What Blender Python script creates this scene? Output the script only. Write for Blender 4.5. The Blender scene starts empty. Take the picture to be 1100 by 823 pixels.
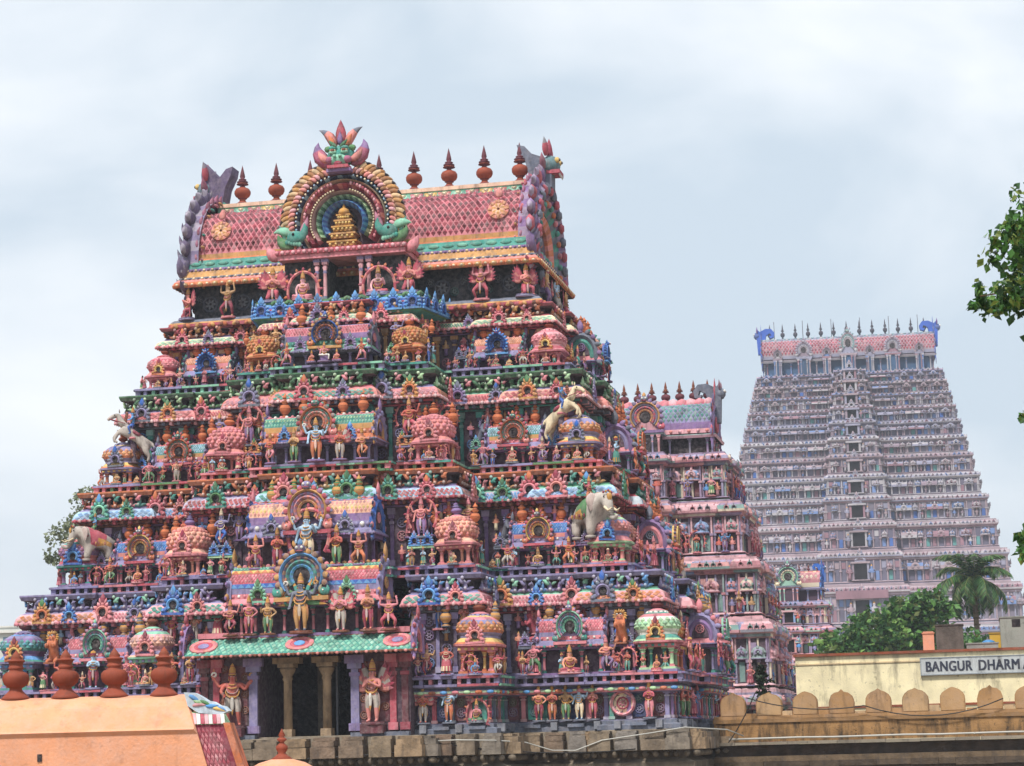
import bpy, math, random
from mathutils import Vector, Matrix
PI = math.pi
SC = bpy.context.scene
COL = SC.collection

# ---------------------------------------------------------------- camera
F_PX, Y_HOR, ROLL, CAM_Z = 2300.0, 797.0, 0.026, 9.0
PITCH = math.atan((Y_HOR - 411.5) / F_PX)
cam_d = bpy.data.cameras.new('camera')
cam_d.sensor_width = 36.0
cam_d.lens = 36.0 * F_PX / 1100.0
cam_d.clip_end = 6000.0
cam = bpy.data.objects.new('camera', cam_d)
COL.objects.link(cam)
cam.matrix_world = (Matrix.Translation((0, 0, CAM_Z)) @ Matrix.Rotation(PI / 2 + PITCH, 4, 'X')
                    @ Matrix.Rotation(-ROLL, 4, 'Z'))
SC.camera = cam

# ---------------------------------------------------------------- world, sun, exposure
SUN_EL, SUN_AZ = math.radians(56), math.radians(-152)    # azimuth from +Y, clockwise: behind the camera, to its left
w = bpy.data.worlds.new('World')
SC.world = w
w.use_nodes = True
nt = w.node_tree
nt.nodes.clear()
N = nt.nodes.new
wo = N('ShaderNodeOutputWorld'); bg = N('ShaderNodeBackground'); sky = N('ShaderNodeTexSky')
sky.sky_type = 'NISHITA'; sky.sun_disc = False
sky.sun_elevation = SUN_EL; sky.sun_rotation = SUN_AZ
sky.air_density = 1.0; sky.dust_density = 2.0
tc = N('ShaderNodeTexCoord'); mp = N('ShaderNodeMapping'); mp.inputs['Scale'].default_value = (1.0, 1.0, 1.9)
mp.inputs['Location'].default_value = (0.35, 0.1, 0.55)
nz = N('ShaderNodeTexNoise'); nz.inputs['Scale'].default_value = 4.2; nz.inputs['Detail'].default_value = 8.0
nz.inputs['Roughness'].default_value = 0.48; nz.inputs['Distortion'].default_value = 0.35
rp = N('ShaderNodeValToRGB')
rp.color_ramp.elements[0].position = 0.38; rp.color_ramp.elements[0].color = (0.575, 0.668, 0.755, 1)
rp.color_ramp.elements[1].position = 0.64; rp.color_ramp.elements[1].color = (0.92, 0.95, 0.98, 1)
sc_ = N('ShaderNodeVectorMath'); sc_.operation = 'SCALE'; sc_.inputs['Scale'].default_value = 10.0
mx = N('ShaderNodeMix'); mx.data_type = 'RGBA'; mx.inputs['Factor'].default_value = 0.90
L = nt.links.new
L(tc.outputs['Generated'], mp.inputs['Vector']); L(mp.outputs[0], nz.inputs['Vector'])
L(nz.outputs['Fac'], rp.inputs['Fac']); L(rp.outputs['Color'], sc_.inputs[0])
L(sky.outputs[0], mx.inputs['A']); L(sc_.outputs[0], mx.inputs['B'])
L(mx.outputs['Result'], bg.inputs['Color']); bg.inputs['Strength'].default_value = 0.079
L(bg.outputs[0], wo.inputs['Surface'])
sd = bpy.data.lights.new('sun', 'SUN'); sd.energy = 2.9; sd.angle = math.radians(7); sd.color = (1.0, 0.95, 0.88)
so = bpy.data.objects.new('sun', sd); COL.objects.link(so)
sdir = Vector((math.sin(SUN_AZ) * math.cos(SUN_EL), math.cos(SUN_AZ) * math.cos(SUN_EL), math.sin(SUN_EL)))
so.rotation_euler = sdir.to_track_quat('Z', 'Y').to_euler()
so.location = (-30, -30, 80)
SC.view_settings.view_transform = 'Standard'; SC.view_settings.look = 'None'
SC.view_settings.gamma = 1.0; SC.view_settings.use_curve_mapping = False
SC.view_settings.exposure = 0.63

# ---------------------------------------------------------------- colours
def C(h):
    h = h.lstrip('#')
    o = []
    for i in (0, 2, 4):
        c = int(h[i:i + 2], 16) / 255
        o.append(c / 12.92 if c <= 0.04045 else ((c + 0.055) / 1.055) ** 2.4)
    return tuple(o)
K = {k: C(v) for k, v in dict(
    pink='#d27a85', rose='#b84a5c', salmon='#d68078', crimson='#96324a', peach='#e6a98a', orange='#c66b3b',
    ochre='#c08a45', yellow='#d9b45a', cream='#e2cfa8', mint='#7cc0a2', teal='#379083', green='#4d8250',
    leaf='#427350', sky='#4f93cf', blue='#2b61b4', navy='#2b3c66', lav='#867fab', mauve='#836598',
    plum='#513d4c', dark='#1d171d', slate='#666e80', grey='#7f838e', white='#dedad2', brown='#7d4229',
    terra='#8f4028', gold='#c48c30', char='#2a2d33', purple='#5f5272', rosewood='#693640', stone='#8d7f6b',
    weathered='#b3a99f', tealgrey='#6b958f', skin='#d98a6c', redskin='#c25a4a', tan='#c99a62', palegreen='#a5cf9a', paleblue='#9cc0dc', ltpink='#dfa0a8').items()}
for k_, c_ in list(K.items()):     # sun-bleached: every pigment a little nearer grey
    l_ = .3 * c_[0] + .59 * c_[1] + .11 * c_[2]; K[k_] = tuple(q * .87 + l_ * .13 for q in c_)
def mixc(a, b, t): return tuple(a[i] * (1 - t) + b[i] * t for i in range(3))

# ---------------------------------------------------------------- materials (all procedural)
def mat(name, rough=0.75, spec=0.3, vs=0.22, nscale=3.0, dirt=0.35, dirtcol=(0.06, 0.05, 0.045), bump=0.25,
        bscale=30.0, streak=0.55, rand=0.06, spots=0.0, translucent=0.0, fade=0.0):
    m = bpy.data.materials.new(name); m.use_nodes = True
    t = m.node_tree; n = t.nodes; l = t.links.new
    b = n['Principled BSDF']
    at = n.new('ShaderNodeAttribute'); at.attribute_name = 'Col'
    ge = n.new('ShaderNodeNewGeometry')
    n1 = n.new('ShaderNodeTexNoise'); n1.inputs['Scale'].default_value = nscale; n1.inputs['Detail'].default_value = 6
    l(ge.outputs['Position'], n1.inputs['Vector'])
    mr = n.new('ShaderNodeMapRange'); mr.inputs['From Min'].default_value = 0.3; mr.inputs['From Max'].default_value = 0.7
    mr.inputs['To Min'].default_value = 1 - vs; mr.inputs['To Max'].default_value = 1 + vs * 0.6
    l(n1.outputs['Fac'], mr.inputs['Value'])
    oi = n.new('ShaderNodeObjectInfo')
    mr2 = n.new('ShaderNodeMapRange'); mr2.inputs['To Min'].default_value = 1 - rand; mr2.inputs['To Max'].default_value = 1 + rand
    l(oi.outputs['Random'], mr2.inputs['Value'])
    mu = n.new('ShaderNodeMath'); mu.operation = 'MULTIPLY'; l(mr.outputs[0], mu.inputs[0]); l(mr2.outputs[0], mu.inputs[1])
    vm = n.new('ShaderNodeVectorMath'); vm.operation = 'SCALE'; l(at.outputs['Color'], vm.inputs[0]); l(mu.outputs[0], vm.inputs['Scale'])
    # weather streaks: noise drawn out downwards
    mp_ = n.new('ShaderNodeMapping'); mp_.inputs['Scale'].default_value = (1, 1, 0.22)
    l(ge.outputs['Position'], mp_.inputs['Vector'])
    n2 = n.new('ShaderNodeTexNoise'); n2.inputs['Scale'].default_value = nscale * 1.7; n2.inputs['Detail'].default_value = 7
    n2.inputs['Roughness'].default_value = 0.65
    l(mp_.outputs[0], n2.inputs['Vector'])
    r2 = n.new('ShaderNodeMapRange'); r2.inputs['From Min'].default_value = streak; r2.inputs['From Max'].default_value = streak + 0.18
    r2.inputs['To Min'].default_value = 0; r2.inputs['To Max'].default_value = dirt
    l(n2.outputs['Fac'], r2.inputs['Value'])
    mi = n.new('ShaderNodeMix'); mi.data_type = 'RGBA'; l(r2.outputs[0], mi.inputs['Factor']); l(vm.outputs[0], mi.inputs['A'])
    mi.inputs['B'].default_value = (*dirtcol, 1)
    out = mi.outputs['Result']
    if spots:
        n3 = n.new('ShaderNodeTexNoise'); n3.inputs['Scale'].default_value = nscale * 5; n3.inputs['Detail'].default_value = 4
        l(ge.outputs['Position'], n3.inputs['Vector'])
        r3 = n.new('ShaderNodeMapRange'); r3.inputs['From Min'].default_value = 0.62; r3.inputs['From Max'].default_value = 0.70
        r3.inputs['To Max'].default_value = spots; l(n3.outputs['Fac'], r3.inputs['Value'])
        mj = n.new('ShaderNodeMix'); mj.data_type = 'RGBA'; l(r3.outputs[0], mj.inputs['Factor']); l(out, mj.inputs['A'])
        mj.inputs['B'].default_value = (*dirtcol, 1); out = mj.outputs['Result']
    if fade:
        n4 = n.new('ShaderNodeTexNoise'); n4.inputs['Scale'].default_value = nscale * 2.6; n4.inputs['Detail'].default_value = 8; n4.inputs['Roughness'].default_value = 0.7
        l(ge.outputs['Position'], n4.inputs['Vector'])
        r4 = n.new('ShaderNodeMapRange'); r4.inputs['From Min'].default_value = 0.42; r4.inputs['From Max'].default_value = 0.72
        r4.inputs['To Max'].default_value = fade; l(n4.outputs['Fac'], r4.inputs['Value'])
        mk = n.new('ShaderNodeMix'); mk.data_type = 'RGBA'; l(r4.outputs[0], mk.inputs['Factor']); l(out, mk.inputs['A'])
        mk.inputs['B'].default_value = (0.52, 0.45, 0.44, 1); out = mk.outputs['Result']
    l(out, b.inputs['Base Color'])
    b.inputs['Roughness'].default_value = rough
    b.inputs['Specular IOR Level'].default_value = spec
    if bump:
        nb = n.new('ShaderNodeTexNoise'); nb.inputs['Scale'].default_value = bscale; nb.inputs['Detail'].default_value = 5
        l(ge.outputs['Position'], nb.inputs['Vector'])
        bu = n.new('ShaderNodeBump'); bu.inputs['Strength'].default_value = bump; bu.inputs['Distance'].default_value = 0.03
        l(nb.outputs['Fac'], bu.inputs['Height']); l(bu.outputs[0], b.inputs['Normal'])
    if translucent:
        tr = n.new('ShaderNodeBsdfTranslucent'); l(out, tr.inputs['Color'])
        ms = n.new('ShaderNodeMixShader'); ms.inputs[0].default_value = translucent
        l(b.outputs[0], ms.inputs[1]); l(tr.outputs[0], ms.inputs[2]); l(ms.outputs[0], n['Material Output'].inputs['Surface'])
    return m
M_PAINT = mat('painted_stucco', 0.82, 0.14, 0.3, 2.8, 0.62, (0.045, 0.038, 0.036), streak=0.515, spots=0.3, fade=0.25)
M_FAR = mat('weathered_stucco', 0.8, 0.2, 0.22, 0.5, 0.35, bump=0.0, streak=0.56)
M_STONE = mat('rough_stone', 0.9, 0.2, 0.4, 3.0, 0.6, bump=0.8, bscale=14.0, streak=0.5, spots=0.4)
M_PLASTER = mat('lime_plaster', 0.85, 0.2, 0.2, 1.3, 0.68, (0.035, 0.03, 0.026), 0.3, 18.0, 0.54, 0.02, spots=0.35, fade=0.12)
M_WASH = mat('colour_washed_plaster', 0.85, 0.2, 0.16, 1.8, 0.34, (0.14, 0.07, 0.045), 0.3, 24.0, 0.56, 0.02, spots=0.2, fade=0.3)
M_GRIME = mat('blackened_plaster', 0.9, 0.15, 0.35, 2.2, 0.85, (0.03, 0.026, 0.022), 0.5, 20.0, 0.44, 0.02, spots=0.7)
M_TERRA = mat('terracotta_paint', 0.7, 0.2, 0.2, 4.0, 0.35, bump=0.1, streak=0.55)
M_LEAF = mat('leaves', 0.5, 0.35, 0.25, 2.0, 0.0, bump=0, rand=0.1, translucent=0.3)
M_BARK = mat('bark', 0.9, 0.15, 0.35, 6.0, 0.4, bump=0.6, bscale=25.0)
M_METAL = mat('painted_metal', 0.45, 0.4, 0.1, 3.0, 0.3, bump=0.0)
M_EARTH = mat('dry_earth', 0.95, 0.1, 0.3, 0.05, 0.2, bump=0.2, bscale=1.0)

# ---------------------------------------------------------------- mesh builder
DR = random.Random(101)
class MB:
    def __init__(s): s.v = []; s.f = []; s.c = []; s.sm = []; s.M = Matrix(); s.stack = []
    def push(s, m): s.stack.append(s.M); s.M = s.M @ m
    def pop(s): s.M = s.stack.pop()
    def add(s, vs, fs, col, sm=False):
        b = len(s.v); m = s.M
        s.v.extend([tuple(m @ Vector(p)) for p in vs])
        per = isinstance(col, list)
        for i, f in enumerate(fs):
            s.f.append([b + k for k in f]); s.sm.append(sm)
            c = col[i] if per else col
            if isinstance(c, list): s.c.extend(c)
            else: s.c.extend([c] * len(f))
    def mesh(s, name, m):
        me = bpy.data.meshes.new(name)
        me.from_pydata(s.v, [], s.f)
        a = me.color_attributes.new('Col', 'FLOAT_COLOR', 'CORNER')
        flat = []
        for c in s.c: flat.extend((c[0], c[1], c[2], 1.0))
        a.data.foreach_set('color', flat)
        me.polygons.foreach_set('use_smooth', s.sm)
        me.materials.append(m)
        me.update()
        return me
    def box(s, x0, x1, y0, y1, z0, z1, col, topc=None):
        v = [(x0, y0, z0), (x1, y0, z0), (x1, y1, z0), (x0, y1, z0), (x0, y0, z1), (x1, y0, z1), (x1, y1, z1), (x0, y1, z1)]
        f = [(0, 3, 2, 1), (4, 5, 6, 7), (0, 1, 5, 4), (1, 2, 6, 5), (2, 3, 7, 6), (3, 0, 4, 7)]
        cols = [col] * 6
        if topc: cols = [col, topc, col, col, col, col]
        s.add(v, f, cols)
    def cb(s, cx, cy, cz, sx, sy, sz, col): s.box(cx - sx / 2, cx + sx / 2, cy - sy / 2, cy + sy / 2, cz, cz + sz, col)
    def lathe(s, prof, n, col, cx=0, cy=0, sq=0.0, sm=True, sx=1, sy=1, rot=0.0):
        """prof: (r, z) or (r, z, colour of the band up to the next ring)"""
        v = []; f = []; cs = []
        for q in prof:
            for k in range(n):
                a = 2 * PI * k / n + rot
                ca, sa = math.cos(a), math.sin(a)
                r = q[0]
                if sq:
                    d = (abs(ca) ** (2 + sq * 6) + abs(sa) ** (2 + sq * 6)) ** (1 / (2 + sq * 6)); r = r / d
                v.append((cx + r * ca * sx, cy + r * sa * sy, q[1]))
        for i in range(len(prof) - 1):
            c = prof[i][2] if len(prof[i]) > 2 else col
            for k in range(n):
                f.append((i * n + k, i * n + (k + 1) % n, (i + 1) * n + (k + 1) % n, (i + 1) * n + k)); cs.append(c)
        if prof[-1][0] > 1e-4: f.append(tuple((len(prof) - 1) * n + k for k in range(n))); cs.append(cs[-1])
        if prof[0][0] > 1e-4: f.append(tuple(reversed(range(n)))); cs.append(cs[0])
        s.add(v, f, cs, sm)
    def ball(s, cx, cy, cz, rx, ry, rz, col, n=8, m=5):
        s.push(Matrix.Translation((cx, cy, cz)) @ Matrix.Diagonal((rx, ry, rz, 1)))
        s.lathe([(math.sin(PI * i / m) if 0 < i < m else 0.0, -math.cos(PI * i / m)) for i in range(m + 1)], n, col)
        s.pop()
    def prism(s, poly, y0, y1, col, side=None):
        n = len(poly)
        v = [(p[0], y0, p[1]) for p in poly] + [(p[0], y1, p[1]) for p in poly]
        f = [tuple(range(n)), tuple(reversed(range(n, 2 * n)))] + [((i + 1) % n, i, n + i, n + (i + 1) % n) for i in range(n)]
        s.add(v, f, [col, col] + [side or col] * n)
    def tube(s, pts, rad, col, n=6, cap=True):
        pts = [Vector(p) for p in pts]
        if not isinstance(rad, (list, tuple)): rad = [rad] * len(pts)
        v = []; f = []
        up = Vector((0.13, 0.21, 0.97))
        for i, p in enumerate(pts):
            d = (pts[min(i + 1, len(pts) - 1)] - pts[max(i - 1, 0)]).normalized()
            a = d.cross(up)
            if a.length < 1e-3: a = d.cross(Vector((1, 0, 0)))
            a.normalize(); b = a.cross(d)
            for k in range(n):
                t = 2 * PI * k / n
                v.append(p + (a * math.cos(t) + b * math.sin(t)) * rad[i])
        for i in range(len(pts) - 1):
            for k in range(n): f.append((i * n + k, i * n + (k + 1) % n, (i + 1) * n + (k + 1) % n, (i + 1) * n + k))
        if cap: f.append(tuple(reversed(range(n)))); f.append(tuple((len(pts) - 1) * n + k for k in range(n)))
        s.add(v, f, col, True)
    def ring(s, cx, cz, r0, r1, y0, y1, a0, a1, n, cols, sz=1.0):
        """arch band in the x-z plane, front at y0 (towards -y), back at y1; angles from +x, counter-clockwise"""
        if not isinstance(cols, list): cols = [cols]
        v = []; f = []; cs = []
        full = abs(a1 - a0) > 2 * PI - 1e-3
        cnt = n if full else n + 1
        rm = (r0 + r1) / 2
        for i in range(cnt):
            a = a0 + (a1 - a0) * i / n
            ca, sa = math.cos(a), math.sin(a) * sz
            v += [(cx + r0 * ca, y1, cz + r0 * sa), (cx + r0 * ca, y0 * 0.6 + y1 * 0.4, cz + r0 * sa), (cx + rm * ca, y0, cz + rm * sa),
                  (cx + r1 * ca, y0 * 0.6 + y1 * 0.4, cz + r1 * sa), (cx + r1 * ca, y1, cz + r1 * sa)]
        for i in range(n):
            j = (i + 1) % cnt
            for k in range(4):
                f.append((i * 5 + k, i * 5 + k + 1, j * 5 + k + 1, j * 5 + k)); cs.append(cols[i % len(cols)])
        if not full:
            f.append((0, 1, 2, 3, 4)); cs.append(cols[0]); e = (cnt - 1) * 5
            f.append((e + 4, e + 3, e + 2, e + 1, e)); cs.append(cols[0])
        s.add(v, f, cs)
    def bud(s, x, y, z, ang, ln, wd, th, col, bend=0.0, tip=None, n=6):
        """a leaf, petal or flame lying in the x-z plane; ang from straight up, towards +x"""
        prof = [(0, .45), (.12, .8), (.30, 1), (.50, .95), (.68, .70), (.85, .36), (1, .02)]
        v = []; f = []; cs = []
        px, pz, pt = x, z, 0
        for t, r in prof:
            a = ang + bend * t
            px += math.sin(a) * ln * (t - pt); pz += math.cos(a) * ln * (t - pt); pt = t
            for k in range(n):
                q = 2 * PI * k / n
                o = math.cos(q) * wd / 2 * r
                v.append((px + math.cos(a) * o, y + math.sin(q) * th / 2 * r, pz - math.sin(a) * o))
        for i in range(6):
            c = col if i < 4 or not tip else tip
            for k in range(n): f.append((i * n + k, i * n + (k + 1) % n, (i + 1) * n + (k + 1) % n, (i + 1) * n + k)); cs.append(c)
        f.append(tuple(reversed(range(n)))); cs.append(col)
        s.add(v, f, cs, True)
    def diamonds(s, surf, nx, ny, ca, cb_, h=0.02, gap=0.20):
        """scales: diamonds laid over surf(a, b, height), a and b in 0..1; ca may be a list cycled by row"""
        v = []; f = []; cs = []
        for j in range(ny):
            for i in range(nx + (j % 2) - 1 + 1):
                ci = (i + (0.5 if j % 2 == 0 else 0.0)) / nx
                cj = (j + 1) / (ny + 1)
                hx = 0.5 / nx * (1 - gap); hy = 1.0 / (ny + 1) * (1 - gap)
                if ci - hx < -0.02 or ci + hx > 1.02:
                    if j % 2 == 1 and (i == 0 or i == nx): continue
                b = len(v)
                c = ca[j % len(ca)] if isinstance(ca, list) else ca
                g = DR.random(); c = mixc(c, (.62, .56, .54), g * g * .3) if DR.random() < .5 else mixc(c, (.05, .04, .04), g * g * .45); cj += DR.uniform(-.06, .06) / (ny + 1); ci += DR.uniform(-.05, .05) / nx; hh = h * DR.uniform(.4, 1.3)
                v += [surf(ci - hx, cj, 0.006), surf(ci, max(0, cj - hy), 0.006), surf(ci + hx, cj, 0.006), surf(ci, min(1, cj + hy), 0.006), surf(ci, cj, hh)]
                for k in range(4): f.append((b + k, b + (k + 1) % 4, b + 4)); cs.append([mixc(c, cb_, .2), mixc(c, cb_, .2), c])
        s.add(v, f, cs)

def sweep(mb, poly, prof):
    """mouldings carried round a rectilinear plan (counter-clockwise); prof: (outward offset, z, colour)"""
    n = len(poly)
    nor = []
    for i in range(n):
        a, b = poly[i], poly[(i + 1) % n]
        d = math.hypot(b[0] - a[0], b[1] - a[1]); nor.append(((b[1] - a[1]) / d, -(b[0] - a[0]) / d))
    v = []; f = []; cs = []
    for off, z, c in prof:
        for i in range(n):
            n1, n2 = nor[i - 1], nor[i]
            v.append((poly[i][0] + (n1[0] + n2[0]) * off, poly[i][1] + (n1[1] + n2[1]) * off, z))
    for j in range(len(prof) - 1):
        for i in range(n):
            k = (i + 1) % n
            f.append((j * n + i, j * n + k, (j + 1) * n + k, (j + 1) * n + i)); cs.append(prof[j][2][i % len(prof[j][2])] if isinstance(prof[j][2], list) else prof[j][2])
    f.append(tuple((len(prof) - 1) * n + i for i in range(n))); cs.append(prof[-1][2][0] if isinstance(prof[-1][2], list) else prof[-1][2])
    f.append(tuple(reversed(range(n)))); cs.append(prof[0][2][0] if isinstance(prof[0][2], list) else prof[0][2])
    mb.add(v, f, cs)

def edges(poly, off, back=False):
    """the sides of the plan, pushed out by off: (start, direction, length, matrix with local x along and -y outward)"""
    n = len(poly); nor = []
    for i in range(n):
        a, b = poly[i], poly[(i + 1) % n]
        d = math.hypot(b[0] - a[0], b[1] - a[1]); nor.append(((b[1] - a[1]) / d, -(b[0] - a[0]) / d))
    out = []
    for i in range(n):
        if nor[i][1] > 0.5 and not back: continue
        k = (i + 1) % n
        p = [(poly[q][0] + (nor[q - 1][0] + nor[q][0]) * off, poly[q][1] + (nor[q - 1][1] + nor[q][1]) * off) for q in (i, k)]
        dx, dy = p[1][0] - p[0][0], p[1][1] - p[0][1]
        ln = math.hypot(dx, dy)
        out.append((p[0], ln, nor[i], Matrix.Translation((p[0][0], p[0][1], 0)) @ Matrix.Rotation(math.atan2(dy, dx), 4, 'Z')))
    return out

def convex_ends(poly, p):
    i = min(range(len(poly)), key=lambda k: (poly[k][0] - p[0]) ** 2 + (poly[k][1] - p[1]) ** 2); n = len(poly)
    def cv(k):
        a, b, c = poly[k - 1], poly[k % n], poly[(k + 1) % n]
        return (b[0] - a[0]) * (c[1] - b[1]) - (b[1] - a[1]) * (c[0] - b[0]) > 0
    return cv(i), cv((i + 1) % n)
def mirror_plan(q):
    r = q + [(x, -y) for x, y in reversed(q)]
    return r + [(-x, y) for x, y in reversed(r)]

# ---------------------------------------------------------------- scene objects
def link(name, me, parent=None, loc=(0, 0, 0), rz=0.0, s=1.0, label=None):
    o = bpy.data.objects.new(name, me); COL.objects.link(o)
    o.location = loc; o.rotation_euler = (0, 0, rz)
    o.scale = (s, s, s) if not isinstance(s, tuple) else s
    if parent: o.parent = parent
    if label: o['label'] = label
    return o
def thing(name, label, cat, loc=(0, 0, 0), rz=0.0, me=None, group=None):
    o = link(name, me, None, loc, rz)
    o['label'] = label; o['category'] = cat
    if group: o['group'] = group
    return o
def structure(name, me, loc=(0, 0, 0), rz=0.0):
    o = link(name, me, None, loc, rz); o['kind'] = 'structure'; return o
_cache = {}
def cached(key, fn):
    if key not in _cache: _cache[key] = fn()
    return _cache[key]
def T(x=0, y=0, z=0): return Matrix.Translation((x, y, z))
def RZ(a): return Matrix.Rotation(a, 4, 'Z')

# ---------------------------------------------------------------- figures: one skinned body each, dressed and crowned
def skin(verts, edges_, radii, sub=1):
    me = bpy.data.meshes.new('tmp'); me.from_pydata(verts, edges_, []); me.update()
    ob = bpy.data.objects.new('tmp', me); COL.objects.link(ob)
    ob.modifiers.new('s', 'SKIN').use_smooth_shade = True
    for i, r in enumerate(radii):
        sv = me.skin_vertices[0].data[i]; sv.radius = (r, r); sv.use_root = (i == 0)
    sb = ob.modifiers.new('u', 'SUBSURF'); sb.levels = sub; sb.render_levels = sub
    ev = ob.evaluated_get(bpy.context.evaluated_depsgraph_get())
    m2 = ev.to_mesh()
    vs = [tuple(v.co) for v in m2.vertices]; fs = [tuple(p.vertices) for p in m2.polygons]
    ev.to_mesh_clear()
    bpy.data.objects.remove(ob); bpy.data.meshes.remove(me)
    return vs, fs

def segdist(p, a, b):
    ax, ay, az = a; bx, by, bz = b[0] - ax, b[1] - ay, b[2] - az
    l2 = bx * bx + by * by + bz * bz + 1e-9
    t = max(0, min(1, ((p[0] - ax) * bx + (p[1] - ay) * by + (p[2] - az) * bz) / l2))
    return (p[0] - ax - bx * t) ** 2 + (p[1] - ay - by * t) ** 2 + (p[2] - az - bz * t) ** 2

POSES = {  # right and left: elbow, hand; knee, ankle; pelvis height; extra pair of arms
    'praying': dict(e=[(.17, -.03, .645), (-.17, -.03, .645)], h=[(.025, -.15, .735), (-.025, -.15, .735)]),
    'blessing': dict(e=[(.2, -.02, .655), (-.19, .0, .645)], h=[(.2, -.15, .76), (-.2, -.08, .50)],
                     e2=[(.25, .03, .735), (-.25, .03, .735)], h2=[(.3, .0, .90), (-.3, .0, .90)]),
    'guardian': dict(e=[(.22, -.02, .68), (-.21, -.02, .65)], h=[(.31, -.08, .80), (-.15, -.12, .58)], k=[(.10, -.05, .27), (-.10, -.03, .27)],
                     a=[(.12, .0, .04), (-.07, .02, .04)], e2=[(.24, .04, .74), (-.24, .04, .74)], h2=[(.34, .02, .88), (-.33, .02, .90)]),
    'akimbo': dict(e=[(.25, .02, .66), (-.2, -.02, .66)], h=[(.12, -.05, .55), (-.18, -.13, .78)]),
    'supporting': dict(e=[(.25, .0, .80), (-.25, .0, .80)], h=[(.22, -.02, .99), (-.22, -.02, .99)], k=[(.2, -.10, .26), (-.2, -.10, .26)],
                       a=[(.16, .0, .04), (-.16, .0, .04)], pz=.43),
    'dancing': dict(e=[(.24, -.02, .74), (-.22, -.02, .66)], h=[(.30, -.06, .92), (-.05, -.16, .64)], k=[(.20, -.10, .36), (-.14, -.08, .26)],
                    a=[(.05, -.10, .20), (-.06, .0, .04)], pz=.46),
    'lunging': dict(e=[(.22, -.04, .72), (-.24, .0, .70)], h=[(.34, -.10, .80), (-.34, .02, .62)], k=[(.22, -.05, .30), (-.16, .02, .26)],
                    a=[(.20, .0, .04), (-.30, .03, .04)], pz=.46),
    'seated': dict(e=[(.17, -.03, .645), (-.19, -.03, .64)], h=[(.16, -.16, .74), (-.15, -.16, .50)], k=[(.27, -.16, .46), (-.27, -.16, .46)],
                   a=[(-.07, -.22, .43), (.07, -.25, .44)], seat=1),
    'seated_ease': dict(e=[(.2, -.03, .66), (-.19, -.0, .64)], h=[(.19, -.15, .76), (-.2, -.13, .50)], k=[(.22, -.20, .47), (-.25, -.14, .46)],
                        a=[(.20, -.22, .22), (.05, -.23, .43)], seat=1, e2=[(.25, .03, .735), (-.25, .03, .735)], h2=[(.3, .0, .90), (-.3, .0, .90)]),
    'riding': dict(e=[(.2, -.05, .68), (-.2, -.02, .72)], h=[(.12, -.2, .66), (-.3, -.05, .90)], k=[(.2, -.16, .40), (-.2, -.16, .40)],
                   a=[(.2, -.08, .16), (-.2, -.08, .16)]),
    'kneeling': dict(e=[(.17, -.03, .645), (-.17, -.03, .645)], h=[(.025, -.15, .735), (-.025, -.15, .735)], k=[(.12, -.20, .42), (-.12, -.16, .26)],
                     a=[(.12, -.17, .22), (-.12, .08, .24)]),
}
_bodies = {}
def body(pose, fingers):
    key = (pose, fingers)
    if key in _bodies: return _bodies[key]
    P = POSES[pose]; pz = P.get('pz', .50)
    V = []; E = []; R = []; tags = []
    def v(p, r, par=None, tag='skin'):
        V.append(p); R.append(r); i = len(V) - 1
        if par is not None: E.append((par, i)); tags.append(tag)
        return i
    d = pz - .5
    z = lambda p: (p[0], p[1], p[2] + d)
    pel = v((0, 0, pz), .083)
    wst = v(z((0, .0, .60)), .075, pel, 'belly')
    ch = v(z((0, .0, .72)), .098, wst)
    nk = v(z((0, -.002, .825)), .042, ch, 'neck')
    hd = v(z((0, -.018, .885)), .056, nk, 'head'); h2 = v(z((0, -.012, .945)), .058, hd, 'head'); v(z((0, 0, .985)), .035, h2, 'hair')
    def arm(e, h, sy, hold):
        sg = 1 if e[0] > 0 else -1
        sh = v(z((sg * .135, sy, .785)), .047, ch)
        el = v(z(e), .036, sh, 'arm'); wr = v(z(tuple(e[i] + (h[i] - e[i]) * .85 for i in range(3))), .024, el, 'arm')
        hn = v(z(h), .027, wr, 'hand')
        if fingers:
            D = (Vector(h) - Vector(e)).normalized(); S = D.cross(Vector((0, 1, 0)))
            S = S.normalized() if S.length > .1 else Vector((1, 0, 0))
            U = S.cross(D).normalized()
            for k, q in enumerate((-.022, -.0075, .0075, .022)):
                ln = (.045, .055, .052, .040)[k]
                p1 = Vector(h) + S * q + D * (.022 + ln * .5); p2 = p1 + D * ln * .5 + U * .012 * (1 if sg > 0 else -1)
                a = v(z(tuple(p1)), .0085, hn, 'hand'); v(z(tuple(p2)), .0075, a, 'hand')
            p1 = Vector(h) - S * .035 * sg + D * .012; v(z(tuple(p1)), .009, hn, 'hand')
    for e, h in zip(P['e'], P['h']): arm(e, h, 0, 0)
    if 'e2' in P:
        for e, h in zip(P['e2'], P['h2']): arm(e, h, .03, 1)
    for i, sg in enumerate((1, -1)):
        hp = v((sg * .075, 0, pz - .03), .072, pel, 'cloth')
        kn = P['k'][i] if 'k' in P else (sg * .085, -.02, .27)
        an = P['a'][i] if 'a' in P else (sg * .075, .0, .04)
        k = v(kn, .052, hp, 'cloth'); c = v(tuple(kn[j] + (an[j] - kn[j]) * .4 for j in range(3)), .045, k, 'shin')
        a = v(an, .029, c, 'shin')
        v((an[0] + sg * .015, an[1] - .085, max(an[2] - .015, .022)), .024, a, 'foot')
    vs, fs = skin(V, E, R, 1)
    tg = []
    segs = [(V[a], V[b], t) for (a, b), t in zip(E, tags)]
    for f in fs:
        c = [sum(vs[k][q] for k in f) / len(f) for q in range(3)]
        tg.append(min((segdist(c, a, b), t) for a, b, t in segs)[1])
    _bodies[key] = (vs, fs, tg, d)
    return _bodies[key]

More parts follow.
